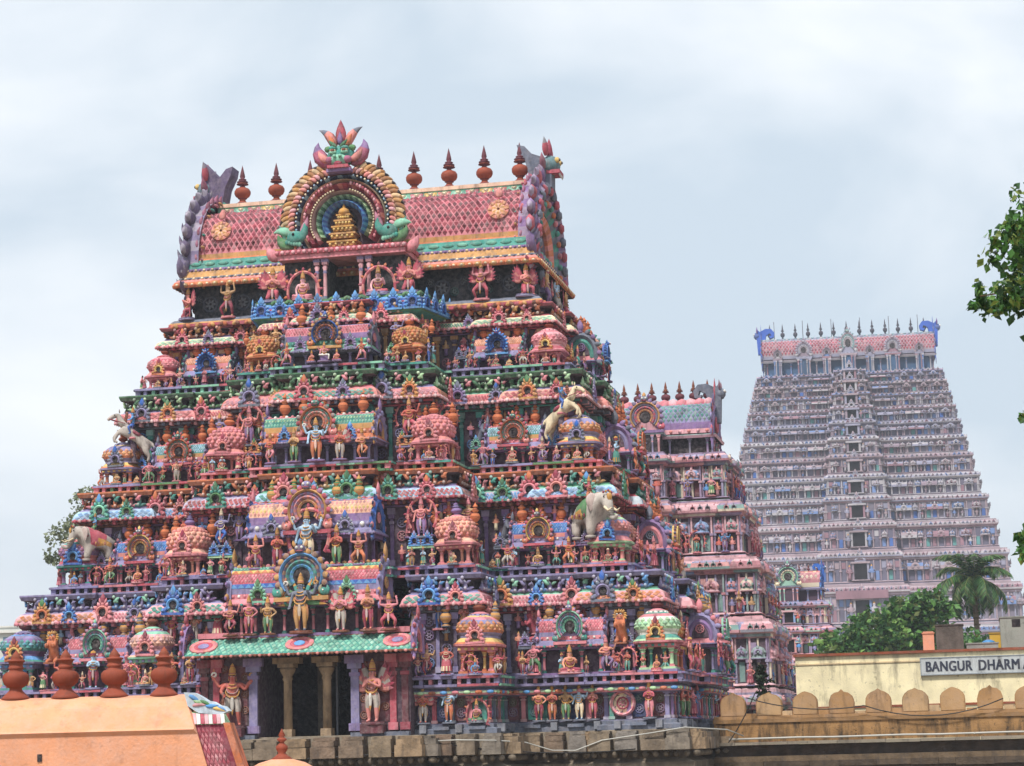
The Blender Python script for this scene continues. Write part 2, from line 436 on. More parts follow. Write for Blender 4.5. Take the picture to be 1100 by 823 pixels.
def statue_mesh(pose, skin_c, cloth, trim='gold', fingers=False, extra='', shin=None, base='pink', top='crown'):
    def make():
        mb = MB(); P = POSES[pose]; seat = P.get('seat'); vs, fs, tg, d = body(pose, fingers)
        sk, cl, tr, sn = K[skin_c], K[cloth], K[trim], K[shin or cloth]
        off = -.40 if seat == 1 and pose == 'seated' else (-.16 if seat else (-.2 if pose == 'kneeling' else 0))
        cm = dict(skin=sk, belly=sk, neck=sk, head=sk, arm=sk, hand=sk, hair=K['dark'], cloth=cl, shin=sn, foot=sk)
        mb.push(T(0, 0, off + (.07 if off else .05)))
        mb.add(vs, fs, [cm[t] for t in tg], True)
        z = d
        # face: nose, lips, eyes, ears
        mb.bud(0, -.072, .945 + z, PI, .045, .022, .03, sk)
        mb.cb(0, -.066, .875 + z, .035, .012, .008, mixc(sk, K['crimson'], .7))
        for s_ in (1, -1):
            mb.ball(s_ * .024, -.064, .928 + z, .015, .008, .008, K['white'], 6, 4); mb.ball(s_ * .024, -.071, .928 + z, .006, .004, .007, K['dark'], 5, 3)
            mb.cb(s_ * .024, -.066, .942 + z, .032, .01, .005, K['dark'])
            mb.ball(s_ * .062, .0, .91 + z, .012, .02, .03, sk, 6, 4); mb.ball(s_ * .066, -.005, .87 + z, .014, .014, .018, tr, 6, 4)
        if top == 'mitre':
            mb.lathe([(.07, .955 + z, tr), (.078, .98 + z, K['crimson']), (.085, 1.05 + z, tr), (.07, 1.10 + z, tr), (0, 1.14 + z)], 8, tr)
        elif top == 'crown':
            mb.lathe([(.066, .955 + z, tr), (.072, .985 + z, K['crimson']), (.064, 1.0 + z, tr), (.058, 1.05 + z, tr), (.062, 1.06 + z, tr), (.035, 1.12 + z, K['crimson']), (.038, 1.13 + z, tr), (0, 1.19 + z)], 8, tr, cy=.0)
        elif top == 'hair':
            mb.ball(0, .012, .965 + z, .064, .066, .05, K['dark'], 8, 5); mb.ball(0, .02, 1.025 + z, .03, .03, .035, K['dark'], 6, 4)
        # necklaces, belt, armlets, sash ends
        for r, zz in ((.062, .80), (.085, .745)):
            mb.push(T(0, -.012, zz + z) @ Matrix.Rotation(.45, 4, 'X')); mb.lathe([(r, -.012), (r + .018, 0), (r, .012), (r - .02, 0), (r, -.012)], 10, tr); mb.pop()
        mb.lathe([(.088, .535 + z), (.1, .55 + z), (.088, .565 + z)], 10, tr)
        if not seat:
            mb.bud(0, -.10, .54 + z, PI, .34, .075, .03, mixc(cl, K['white'], .45), tip=tr)
            for s_ in (1, -1): mb.bud(s_ * .11, -.01, .55 + z, PI - s_ * .22, .36, .055, .03, mixc(cl, K['crimson'], .35), bend=s_ * .3, tip=tr)
        for r, zz, tl, gc in ((.10, .69, 1.0, mixc(cl, K['rose'], .5)), (.12, .64, 1.15, tr)):
            mb.push(T(0, -.035, zz + z) @ Matrix.Rotation(tl, 4, 'X')); mb.lathe([(r, -.010), (r + .014, 0), (r, .010), (r - .012, 0), (r, -.010)], 10, gc); mb.pop()
        if 'skirt' in extra:
            n_ = 20; v_ = []; f_ = []; c_ = []
            for i_, (r, q) in enumerate(((.10, .57), (.135, .46), (.15, .30), (.17, .13))):
                for k in range(n_):
                    a = 2 * PI * k / n_; rr = r * (1 + (.07 if k % 2 else -.05) * i_ / 2); v_.append((rr * 1.1 * math.cos(a), rr * .85 * math.sin(a), q + z))
            for i_ in range(3):
                for k in range(n_): f_.append(((i_ + 1) * n_ + k, (i_ + 1) * n_ + (k + 1) % n_, i_ * n_ + (k + 1) % n_, i_ * n_ + k)); c_.append(tr if i_ == 2 and k % 2 else cl)
            mb.add(v_, f_, c_, True)
        if 'wings' in extra:
            for s_ in (1, -1):
                for k in range(6): mb.bud(s_ * .10, .06, .76 + z - k * .02, s_ * (.55 + k * .27), .40 - k * .02, .16, .04, (cl, K['rose'], K['salmon'])[k % 3], bend=-s_ * .35, tip=K['crimson'])
        if 'halo' in extra:
            mb.ring(0, .62 + z, .40, .47, .05, .11, -.7, PI + .7, 16, [K['rose'], K['salmon']], 1.25)
            for k in range(13):
                a = -.6 + (PI + 1.2) * k / 12; mb.bud(.46 * math.cos(a), .08, .62 + z + .57 * math.sin(a), PI / 2 - a, .11, .085, .04, K[('crimson', 'orange')[k % 2]])
        if 'plume' in extra:
            for k in range(9): mb.bud(0, .07, .60 + z, -1.7 + 3.4 * k / 8, .52, .11, .04, K[('green', 'teal')[k % 2]], tip=K['gold'])
        if 'club' in extra:
            x, y, q = P['h'][1]; mb.tube([(x, y, q + .06 + z), (x - .02, y, .12)], [.018, .026], K['brown']); mb.ball(x - .02, y, .10, .06, .06, .08, tr)
        if 'spear' in extra:
            x, y, q = P['h'][0]; mb.tube([(x, y, q + .34 + z), (x, y + .02, .05)], .012, K['brown'], 5); mb.bud(x, y, q + .32 + z, 0, .14, .05, .02, tr)
        if 'emblems' in extra and 'h2' in P:
            for i, (x, y, q) in enumerate(P['h2']): mb.ring(x, q + .075 + z, .02, .055, y - .02, y + .02, 0, 2 * PI, 9, K[('gold', 'white')[i]]); mb.bud(x, y, q + .12 + z, 0, .08, .04, .02, K['orange'])
        mb.pop()
        bc = K[base]
        if seat or pose == 'kneeling':
            mb.lathe([(.30, 0, bc), (.33, .03, mixc(bc, K['white'], .3)), (.26, .06, bc), (.31, .10 if seat and pose == 'seated' else .08, bc)], 12, bc, sx=1.05, sy=.75, cy=-.05)
            if pose == 'seated_ease': mb.cb(0, .0, .05, .36, .26, .26, bc)
        else:
            mb.lathe([(.22, 0, bc), (.24, .02, mixc(bc, K['dark'], .4)), (.2, .035, bc), (.22, .06, bc)], 10, bc, sx=1.1, sy=.75)
        return mb.mesh('statue', M_PAINT)
    return cached(('st', pose, skin_c, cloth, trim, fingers, extra, shin, base, top), make)

def quadruped(V, E, R, sub=1): return skin(V, E, R, sub)

def elephant_mesh(col='white', cloth='green'):
    def make():
        mb = MB()   # faces -y
        V = [(0, .45, .72), (0, .1, .76), (0, -.2, .80), (0, -.52, .98), (0, -.66, .80), (0, -.74, .55), (0, -.82, .42), (0, -.95, .40), (0, -1.02, .50),
             (.17, .45, .40), (.17, .47, .05), (-.17, .45, .40), (-.17, .43, .05), (.17, -.2, .42), (.19, -.28, .05), (-.17, -.2, .42), (-.17, -.16, .05),
             (0, .72, .66), (0, .80, .42)]
        E = [(0, 1), (1, 2), (2, 3), (3, 4), (4, 5), (5, 6), (6, 7), (7, 8), (0, 9), (9, 10), (0, 11), (11, 12), (2, 13), (13, 14), (2, 15), (15, 16), (0, 17), (17, 18)]
        R = [.30, .33, .30, .22, .15, .095, .075, .06, .045, .14, .115, .14, .115, .135, .11, .135, .11, .05, .022]
        vs, fs = skin(V, E, R, 1)
        w_ = K[col]; cs = []
        for f in fs:
            c = [sum(vs[k][q] for k in f) / len(f) for q in range(3)]
            cs.append(K[cloth] if -.12 < c[1] < .38 and c[2] > .62 and abs(c[0]) > .05 else (K['gold'] if -.18 < c[1] < .44 and c[2] > .52 and c[2] < .95 and not (-.12 < c[1] < .38 and c[2] > .62) else w_))
        mb.add(vs, fs, cs, True)
        for s_ in (1, -1):
            mb.push(T(s_ * .20, -.40, .93) @ RZ(s_ * .5)); mb.bud(0, 0, .12, PI - s_ * .25, .44, .34, .05, mixc(w_, K['pink'], .15), n=8); mb.pop()
            mb.tube([(s_ * .11, -.68, .70), (s_ * .13, -.85, .60), (s_ * .12, -.98, .66)], [.035, .028, .008], K['cream'])
            mb.ball(s_ * .125, -.68, .95, .022, .022, .022, K['dark'], 6, 4)
            for k in range(6): mb.bud(s_ * .315, -.12 + .1 * k, .60, PI, .12, .06, .03, K[('crimson', 'gold')[k % 2]])
        for k in range(5): mb.ball(-.12 + .06 * k, -.66 - .02 * (2 - abs(k - 2)), 1.10 - .02 * abs(k - 2), .035, .03, .035, K[('crimson', 'gold')[k % 2]], 6, 4)
        for k in range(9):
            a_ = PI * k / 8; mb.ball(.30 * math.cos(a_), -.28, .80 + .30 * math.sin(a_) - .02, .03, .03, .035, K[('crimson', 'gold', 'teal')[k % 3]], 6, 4)
        for k in range(6): mb.lathe([(.10 - .006 * k, .50 + .05 * k), (.105 - .006 * k, .51 + .05 * k)], 8, mixc(w_, K['dark'], .3), 0, -.775 + .012 * k)
        mb.bud(0, -.74, 1.04, PI, .22, .16, .06, K['gold'])
        for x, y in ((.17, .47), (-.17, .43), (.19, -.28), (-.17, -.16)): mb.lathe([(.13, 0), (.135, .05), (.11, .07)], 8, mixc(w_, K['dark'], .25), x, y)
        return mb.mesh('elephant', M_PAINT)
    return cached(('elephant', col, cloth), make)

def horse_mesh(col='cream'):
    def make():
        mb = MB()   # rearing, faces -y
        V = [(0, .42, .62), (0, .15, .78), (0, -.15, 1.0), (0, -.32, 1.25), (0, -.42, 1.48), (0, -.60, 1.42), (0, -.74, 1.32),
             (.13, .40, .36), (.13, .52, .20), (.13, .46, .03), (-.13, .40, .36), (-.13, .52, .20), (-.13, .46, .03),
             (.12, -.42, .92), (.12, -.52, .70), (.12, -.42, .62), (-.12, -.40, .98), (-.12, -.56, .82), (-.12, -.52, .66), (0, .60, .60), (0, .72, .30)]
        E = [(0, 1), (1, 2), (2, 3), (3, 4), (4, 5), (5, 6), (0, 7), (7, 8), (8, 9), (0, 10), (10, 11), (11, 12), (2, 13), (13, 14), (14, 15), (2, 16), (16, 17), (17, 18), (0, 19), (19, 20)]
        R = [.18, .155, .175, .115, .085, .07, .05, .10, .05, .042, .10, .05, .042, .068, .042, .04, .068, .042, .04, .04, .03]
        vs, fs = skin(V, E, R, 1)
        mb.add(vs, fs, K[col], True)
        for s_ in (1, -1):
            mb.bud(s_ * .055, -.38, 1.54, s_ * .2, .12, .05, .04, K[col]); mb.ball(s_ * .07, -.52, 1.47, .02, .02, .02, K['dark'], 6, 4)
            mb.tube([(s_ * .07, -.68, 1.36), (s_ * .16, -.2, 1.2)], .012, K['crimson'], 4)
        for k in range(7): mb.bud(0, -.22 + .01 * k, 1.12 + .06 * k, 0.0, .10, .07, .12, K['brown'])
        mb.push(T(0, .1, .86) @ Matrix.Rotation(-.6, 4, 'X')); mb.lathe([(.17, 0), (.195, .05), (.17, .1)], 10, K['crimson'], sx=1.0, sy=1.0); mb.pop()
        mb.lathe([(.2, 0), (.2, .03), (.08, .06), (.06, .3), (.1, .5), (.08, .66)], 8, K['plum'], cy=.05)
        return mb.mesh('horse', M_PAINT)
    return cached(('horse', col), make)

def lion_mesh(a='orange', b='gold', up=True):
    """a rearing temple lion with curled mane"""
    def make():
        mb = MB()
        V = [(0, .18, .22), (0, .05, .45), (0, -.02, .66), (0, -.06, .84), (0, -.17, .82), (.12, .12, .14), (.13, -.12, .10), (.13, -.2, .03), (-.12, .12, .14), (-.13, -.12, .10), (-.13, -.2, .03),
             (.12, -.12, .62), (.13, -.24, .52), (.12, -.26, .66), (-.12, -.12, .62), (-.13, -.24, .52), (-.12, -.26, .66), (0, .32, .25), (0, .36, .6), (0, .28, .8)]
        E = [(0, 1), (1, 2), (2, 3), (3, 4), (0, 5), (5, 6), (6, 7), (0, 8), (8, 9), (9, 10), (2, 11), (11, 12), (12, 13), (2, 14), (14, 15), (15, 16), (0, 17), (17, 18), (18, 19)]
        R = [.16, .14, .15, .13, .085, .09, .07, .045, .09, .07, .045, .065, .05, .045, .065, .05, .045, .04, .03, .045]
        vs, fs = skin(V, E, R, 1)
        mb.add(vs, fs, K[a], True)
        for k in range(12):
            t = -2.3 + 4.6 * k / 11; mb.bud(math.sin(t) * .11, -.03, .86 + math.cos(t) * .10, t, .13, .075, .06, K[b], bend=.5)
        for s_ in (1, -1):
            mb.ball(s_ * .055, -.20, .90, .035, .03, .035, K['white'], 6, 4); mb.ball(s_ * .055, -.23, .90, .016, .012, .018, K['dark'], 5, 3)
            mb.bud(s_ * .09, -.08, .95, s_ * .5, .12, .06, .04, K[b])
            mb.bud(s_ * .045, -.26, .79, PI, .05, .022, .02, K['white'])
        mb.cb(0, -.275, .755, .13, .03, .03, K['crimson'])
        mb.box(-.2, .2, -.26, .3, 0, .05, mixc(K[a], K['dark'], .4))
        return mb.mesh('lion', M_PAINT)
    return cached(('lion', a, b), make)

# ---------------------------------------------------------------- temple ornament
def urn_mesh(a='orange', b='brown'):
    def make():
        mb = MB(); A, B = K[a], K[b]
        mb.lathe([(.26, 0, B), (.30, .05, A), (.17, .10, B), (.15, .15, A), (.30, .24, A), (.37, .34, mixc(A, B, .5)), (.37, .39, A), (.28, .50, B), (.15, .55, A), (.25, .61, A), (.27, .64, B),
                  (.15, .70, A), (.12, .74, B), (.2, .79, A), (.12, .86, A), (.05, .93, A), (0, 1, A)], 12, A)
        return mb.mesh('urn', M_TERRA)
    return cached(('urn', a, b), make)
def finial_mesh(a='terra', b='rosewood'):
    def make():
        mb = MB(); A, B = K[a], K[b]
        mb.lathe([(.19, -.02, B), (.2, .03, B), (.13, .06, A), (.075, .11, A), (.07, .16, B), (.11, .17, A), (.11, .19, A), (.165, .225, A), (.195, .285, A), (.195, .35, A), (.16, .41, A), (.085, .445, B), (.055, .47, B),
                  (.06, .50, B), (.145, .52, A), (.14, .535, B), (.07, .555, B), (.135, .575, B), (.13, .59, B), (.06, .61, B), (.10, .635, B), (.09, .65, B), (.045, .67, B), (.065, .71, B), (.055, .77, B), (.03, .88, B), (0, 1, B)], 16, A)
        return mb.mesh('finial', M_TERRA)
    return cached(('finial', a, b), make)

def kudu(mb, w, pal, y=0.0, eye='dark', n=9, flame=True):
    """horseshoe medallion on a slab, base at z=0, facing -y; pal: outer, ring, leaf"""
    a, b, c = [K[p] for p in pal]
    R = w * .34; cz = w * .40
    mb.cb(0, y - w * .03, 0, w * .95, w * .16, w * .10, a)
    mb.ring(0, cz, 0.02 * w, R * .55, y - w * .03, y + .02, 0, 2 * PI, 10, K[eye])
    mb.ring(0, cz, R * .5, R * .85, y - w * .14, y, -.75, PI + .75, 12, b)
    for k in range(n):
        t = -.5 + (PI + 1.0) * k / (n - 1)
        mb.bud(R * .8 * math.cos(t), y - w * .06, cz + R * .8 * math.sin(t), PI / 2 - t, R * .62, R * .52, w * .12, a if k % 2 else mixc(a, b, .35), tip=mixc(a, K['white'], .3))
    for s in (1, -1):
        mb.ball(s * w * .38, y - w * .07, w * .17, w * .12, w * .08, w * .11, a, 7, 4)
        mb.ball(s * w * .40, y - w * .14, w * .17, w * .05, w * .04, w * .05, b, 6, 3)
    if flame:
        mb.bud(0, y - w * .07, cz + R * 1.15, 0, w * .42, w * .26, w * .12, c)
        for s in (1, -1): mb.bud(s * w * .06, y - w * .06, cz + R * 1.1, s * .7, w * .26, w * .14, w * .08, a, bend=-s * .5)
def kudu_mesh(pal, flame=True):
    def make():
        mb = MB(); kudu(mb, 1.0, pal, flame=flame); return mb.mesh('horseshoe_medallion', M_PAINT)
    return cached(('kudu', pal, flame), make)

def rosette(mb, cx, cz, y, r, col, n=7):
    mb.ring(cx, cz, r * .72, r, y - r * .22, y, 0, 2 * PI, 9, col)
    for k in range(n):
        a = 2 * PI * k / n; mb.bud(cx + .15 * r * math.cos(a), y - r * .08, cz + .15 * r * math.sin(a), PI / 2 - a, r * .55, r * .32, r * .2, mixc(col, K['white'], .12))

def column(mb, cx, cy, z0, z1, r, a, b, n=8):
    h = z1 - z0
    mb.cb(cx, cy, z0, r * 2.6, r * 2.6, h * .09, b)
    mb.lathe([(r * 1.15, z0 + h * .09, b), (r, z0 + h * .14, a), (r * .92, z0 + h * .66, b), (r * 1.2, z0 + h * .69, b), (r * .85, z0 + h * .73, a), (r * 1.35, z0 + h * .80, a), (r * .9, z0 + h * .85, b)], n, a, cx, cy)
    mb.cb(cx, cy, z0 + h * .86, r * 2.6, r * 2.6, h * .06, a); mb.cb(cx, cy, z0 + h * .92, r * 3.4, r * 2.6, h * .08, b)

def pilaster(mb, x, y, z0, z1, w, a, b):
    h = z1 - z0
    mb.cb(x, y - .03, z0, w * 1.5, .14, h * .10, b); mb.cb(x, y - .02, z0 + h * .10, w, .10, h * .62, a)
    mb.cb(x, y - .03, z0 + h * .72, w * 1.3, .13, h * .05, b); mb.cb(x, y - .02, z0 + h * .77, w * .8, .10, h * .05, a)
    mb.cb(x, y - .04, z0 + h * .82, w * 1.7, .16, h * .07, a); mb.cb(x, y - .05, z0 + h * .89, w * 2.3, .2, h * .11, b)

def stack_dome(W, pal, style):
    """cushion roof of a square shrine, base at z=0"""
    a, b, c, d = [K[p] for p in pal]
    mb = MB()
    mb.lathe([(W * .44, -.02, d), (W * .60, 0, d), (W * .61, W * .05, a), (W * .55, W * .10, b), (W * .50, W * .17, b), (W * .46, W * .20, c), (W * .47, W * .25, a)], 24, a, sq=.35, sm=False)
    prof = [(.47, .25), (.52, .33), (.54, .42), (.52, .53), (.45, .64), (.34, .72), (.22, .77), (.17, .80)]
    if style == 'scale':
        mb.lathe([(r * W * .985, z * W, b) for r, z in prof], 24, b, sq=.25)
        for j in range(6):
            r0, z0 = prof[j]; r1, z1 = prof[j + 1]
            nn = 22
            for k in range(nn):
                t = 2 * PI * (k + (j % 2) * .5) / nn
                ca, sa = math.cos(t), math.sin(t); dd = (abs(ca) ** 3.5 + abs(sa) ** 3.5) ** (1 / 3.5)
                rr = (r0 + r1) / 2 * W / dd
                mb.ball(rr * ca * .985, rr * sa * .985, (z0 + z1) / 2 * W, W * .066, W * .066, W * .062, (a, mixc(a, b, .5))[j % 2], 6, 4)
    else:
        cols = dict(bands=[c, a, a, c, d, b, a, c], plain=[a, a, a, a, mixc(a, b, .5), b, b, c])[style if style in ('bands', 'plain') else 'bands']
        mb.lathe([(r * W, z * W, cols[i]) for i, (r, z) in enumerate(prof)], 24, a, sq=.25)
        def surf(i, j, h):
            t = i * 2 * PI; jj = 1 + j * 3.0; q = int(min(jj, 3.999)); fr = jj - q
            r = prof[q][0] + (prof[q + 1][0] - prof[q][0]) * fr; z = prof[q][1] + (prof[q + 1][1] - prof[q][1]) * fr
            ca, sa = math.cos(t), math.sin(t); dd = (abs(ca) ** 3.5 + abs(sa) ** 3.5) ** (1 / 3.5)
            rr = (r * W + h) / dd; return (rr * ca, rr * sa, z * W)
        mb.diamonds(surf, 22, 3, [a, mixc(a, b, .35)], b, .04 * W)
    mb.lathe([(W * .24, W * .765, c), (W * .27, W * .80, d), (W * .16, W * .84, d), (W * .12, W * .86, d)], 14, c)
    for k in range(12):
        t = 2 * PI * k / 12
        mb.push(T(math.cos(t) * W * .26, math.sin(t) * W * .26, W * .79) @ RZ(t + PI / 2)); mb.bud(0, 0, 0, PI, W * .16, W * .13, W * .05, c); mb.pop()
    return mb.mesh('dome', M_PAINT)

def shrine_body(W, h, pal, railc):
    """square shrine body with corner columns on a moulded base"""
    a, b, c, d = [K[p] for p in pal]; mb = MB()
    mb.cb(0, 0, 0, W * 1.0, W * 1.0, h * .10, railc); mb.cb(0, 0, h * .10, W * .92, W * .92, h * .08, a)
    mb.cb(0, .12 * W, h * .18, W * .55, W * .5, h * .70, K['plum'])
    for x in (-1, 1):
        for y in (-1, 1): column(mb, x * W * .36, y * W * .36, h * .18, h * .88, W * .055, a, d)
        column(mb, x * W * .17, -W * .26, h * .18, h * .88, W * .04, b, a, 6)
    mb.cb(0, 0, h * .88, W * .95, W * .95, h * .12, d)
    for k in range(6): mb.cb(-W * .42 + W * .168 * k, -W * .48, h * .90, W * .07, W * .06, h * .08, b)
    return mb.mesh('domed_shrine', M_PAINT)

def domed_shrine(parent, loc, rz, W, h, pal, kpal, style, urn_pal, finial_s=1.0, flip=1):
    root = link('domed_shrine', cached(('sb', W, h, pal), lambda: shrine_body(W, h, pal, K['lav'])), parent, loc, rz)
    link('dome', cached(('dm', W, pal, style), lambda: stack_dome(W, pal, style)), root, (0, 0, h + .02))
    link('dome_niche', kudu_mesh(kpal), root, (0, -W * .57, h + W * .08), 0, W * .52)
    link('finial', urn_mesh(*urn_pal), root, (0, 0, h + W * .84), 0, W * .42 * finial_s)
    return root

def barrel_mesh(Lh, D, H, bands, name='barrel_roof', dens=5.5):
    """ridge roof of half-elliptical section along x, base at z=0; bands: (t0, t1, colour, kind, other colours)"""
    mb = MB(); L2 = Lh / 2
    e = .72; tab = [(0.0, 0.0)]; q = (-D / 2, 0.0)
    for k in range(1, 121):
        a = PI / 2 * k / 120; r = (-(math.cos(a) ** e if k < 120 else 0) * D / 2, math.sin(a) ** e * H)
        tab.append((tab[-1][0] + math.hypot(r[0] - q[0], r[1] - q[1]), a)); q = r
    def ang(t):
        t = max(0.0, min(.5, t)) * 2 * tab[-1][0]
        for k in range(120):
            if tab[k + 1][0] >= t:
                d = tab[k + 1][0] - tab[k][0]; return tab[k][1] + (tab[k + 1][1] - tab[k][1]) * (t - tab[k][0]) / d
        return PI / 2
    def sec(t, h=0):
        a = ang(t) if t <= .5 else PI - ang(1 - t)
        y = -math.copysign(abs(math.cos(a)) ** e, math.cos(a)) * (D / 2 + h); z = (math.sin(a) ** e if a > 0 and a < PI else 0) * (H + h)
        return y, z
    for t0, t1, col, kind, oth in bands:
        n = max(2, int((t1 - t0) * 24)); v = []; f = []; cs = []
        for i in range(n + 1):
            y, z = sec(t0 + (t1 - t0) * i / n); v += [(-L2, y, z), (L2, y, z)]
        for i in range(n): f.append((2 * i, 2 * i + 1, 2 * i + 3, 2 * i + 2))
        mb.add(v, f, K[col], True)
        def surf(i, j, h): y, z = sec(t0 + (t1 - t0) * j, h); return (-L2 + Lh * i, y, z)
        if kind == 'd':
            ny = oth[2] if len(oth) > 2 else 5
            arc = (t1 - t0) * 2 * tab[-1][0]
            nx = max(6, int(Lh / (arc / (ny + 1) * 1.25)))
            mb.diamonds(surf, nx, ny, [K[o] for o in (oth[0] if isinstance(oth[0], tuple) else (oth[0],))], K[oth[1]], .035 * H)
        elif kind == 'b':       # beads
            nx = int(Lh * dens)
            for k in range(nx):
                p = surf((k + .5) / nx, .5, .0); r = (t1 - t0) * tab[-1][0] * .8; mb.ball(p[0], p[1], p[2], r, r, r, K[oth[k % len(oth)]], 6, 4)
        elif kind == 's':       # scallops
            nx = int(Lh * dens * .5)
            for k in range(nx):
                p = surf((k + .5) / nx, .3, .02); r = Lh / nx * .46
                mb.ball(p[0], p[1], p[2], r, .05 * H, r * .7, K[oth[k % len(oth)]], 8, 4); mb.ball(p[0], p[1] - .04 * H, p[2], r * .5, .04 * H, r * .35, K['cream'], 6, 3)
        elif kind == 'z':       # zigzag
            nx = int(Lh * dens * .8)
            for k in range(nx):
                x0, x1 = k / nx, (k + 1) / nx; v = [surf(x0, .05, .012), surf(x1, .05, .012), surf((x0 + x1) / 2, .95, .02)]
                mb.add(v, [(0, 1, 2)], K[oth[k % len(oth)]])
    # back half, plain
    v = []; f = []
    for i in range(9): y, z = sec(.5 + .5 * i / 8); v += [(-L2, y, z), (L2, y, z)]
    for i in range(8): f.append((2 * i, 2 * i + 1, 2 * i + 3, 2 * i + 2))
    mb.add(v, f, K[bands[-1][2]], True)
    ends = [(-L2, *sec(i / 16)) for i in range(17)]
    mb.add(ends, [tuple(range(17))], K['plum']); ends = [(L2, *sec(i / 16)) for i in range(17)]
    mb.add(ends, [tuple(reversed(range(17)))], K['plum'])
    return mb.mesh(name, M_PAINT)

def end_gable_mesh(D, H, pal, flames=True):
    """flaming horseshoe that closes the end of a barrel roof, facing -y"""
    a, b, c = [K[p] for p in pal]; mb = MB(); r = D / 2; sz = H / r
    mb.ring(0, 0, .02, r * .5, -.02, .06, 0, PI, 10, K['plum'], sz)
    mb.ring(0, 0, r * .48, r * .72, -.06, .06, -.2, PI + .2, 14, b, sz); mb.ring(0, 0, r * .72, r * .98, -.10, .08, -.25, PI + .25, 14, a, sz)
    if flames:
        for k in range(11):
            t = -.3 + (PI + .6) * k / 10
            mb.bud(r * .92 * math.cos(t), -.03, H * .92 * math.sin(t), PI / 2 - t, r * .42, r * .32, .12, (a, c)[k % 2], bend=.7 if t < PI / 2 else -.7, tip=b)
    mb.bud(0, -.05, H * 1.02, 0, r * .7, r * .42, .12, c)
    rosette(mb, 0, H * .34, -.04, r * .26, c)
    return mb.mesh('gable_end', M_PAINT)

def arch_mesh(w, h, pal, small_face=True):
    """large horseshoe gable with nested rings, flame crest and a lion mask, facing -y, base at z=0"""
    def make():
        cs = [K[p] for p in pal]; mb = MB(); R = w * .40; cz = h * .42; sz = (h * .40) / R
        mb.cb(0, -.02, 0, w * .96, .22, h * .07, cs[0])
        mb.ring(0, cz, .0, R * .40, .0, .06, 0, 2 * PI, 14, K['dark'], sz)
        rr = [.38, .54, .70, .86, 1.0]
        for i in range(4):
            n = 22
            mb.ring(0, cz, R * rr[i], R * rr[i + 1], -.05 - .03 * (i % 2) - .02 * i, .05, -.72, PI + .72, n, [cs[1 + i % 3], mixc(cs[1 + i % 3], cs[(2 + i) % 4], .55)], sz)
        for k in range(15):
            t = -.62 + (PI + 1.24) * k / 14
            mb.bud(R * .93 * math.cos(t), -.06, cz + R * .93 * sz * math.sin(t), PI / 2 - t, R * .36, R * .30, .10, (cs[0], mixc(cs[0], cs[3], .5))[k % 2], bend=.5 if t < PI / 2 else -.5, tip=cs[3])
        for s in (1, -1):
            mb.ball(s * w * .40, -.10, h * .14, w * .075, .08, h * .07, cs[2], 8, 5); mb.bud(s * w * .37, -.12, h * .12, -s * 1.0, w * .16, w * .08, .07, mixc(cs[2], cs[0], .5), bend=s * 1.8)
            mb.bud(s * w * .42, -.10, h * .10, s * 1.2, w * .17, w * .10, .08, cs[2], bend=-s * 1.6); mb.ball(s * w * .40, -.18, h * .16, w * .018, .02, w * .018, K['white'], 6, 3)
        if small_face:
            z = cz + R * sz * 1.02
            mb.ball(0, -.10, z + h * .05, w * .105, .10, h * .075, cs[3], 8, 5)
            for s in (1, -1):
                mb.ball(s * w * .045, -.19, z + h * .07, w * .028, .03, w * .028, K['white'], 6, 3); mb.bud(s * w * .08, -.08, z + h * .09, s * .9, h * .12, w * .07, .06, cs[0], bend=-s * .9)
            mb.bud(0, -.08, z + h * .10, 0, h * .13, w * .10, .07, cs[1]); mb.cb(0, -.19, z + h * .005, w * .12, .03, h * .02, K['crimson'])
        return mb.mesh('arched_gable', M_PAINT)
    return cached(('arch', w, h, pal, small_face), make)

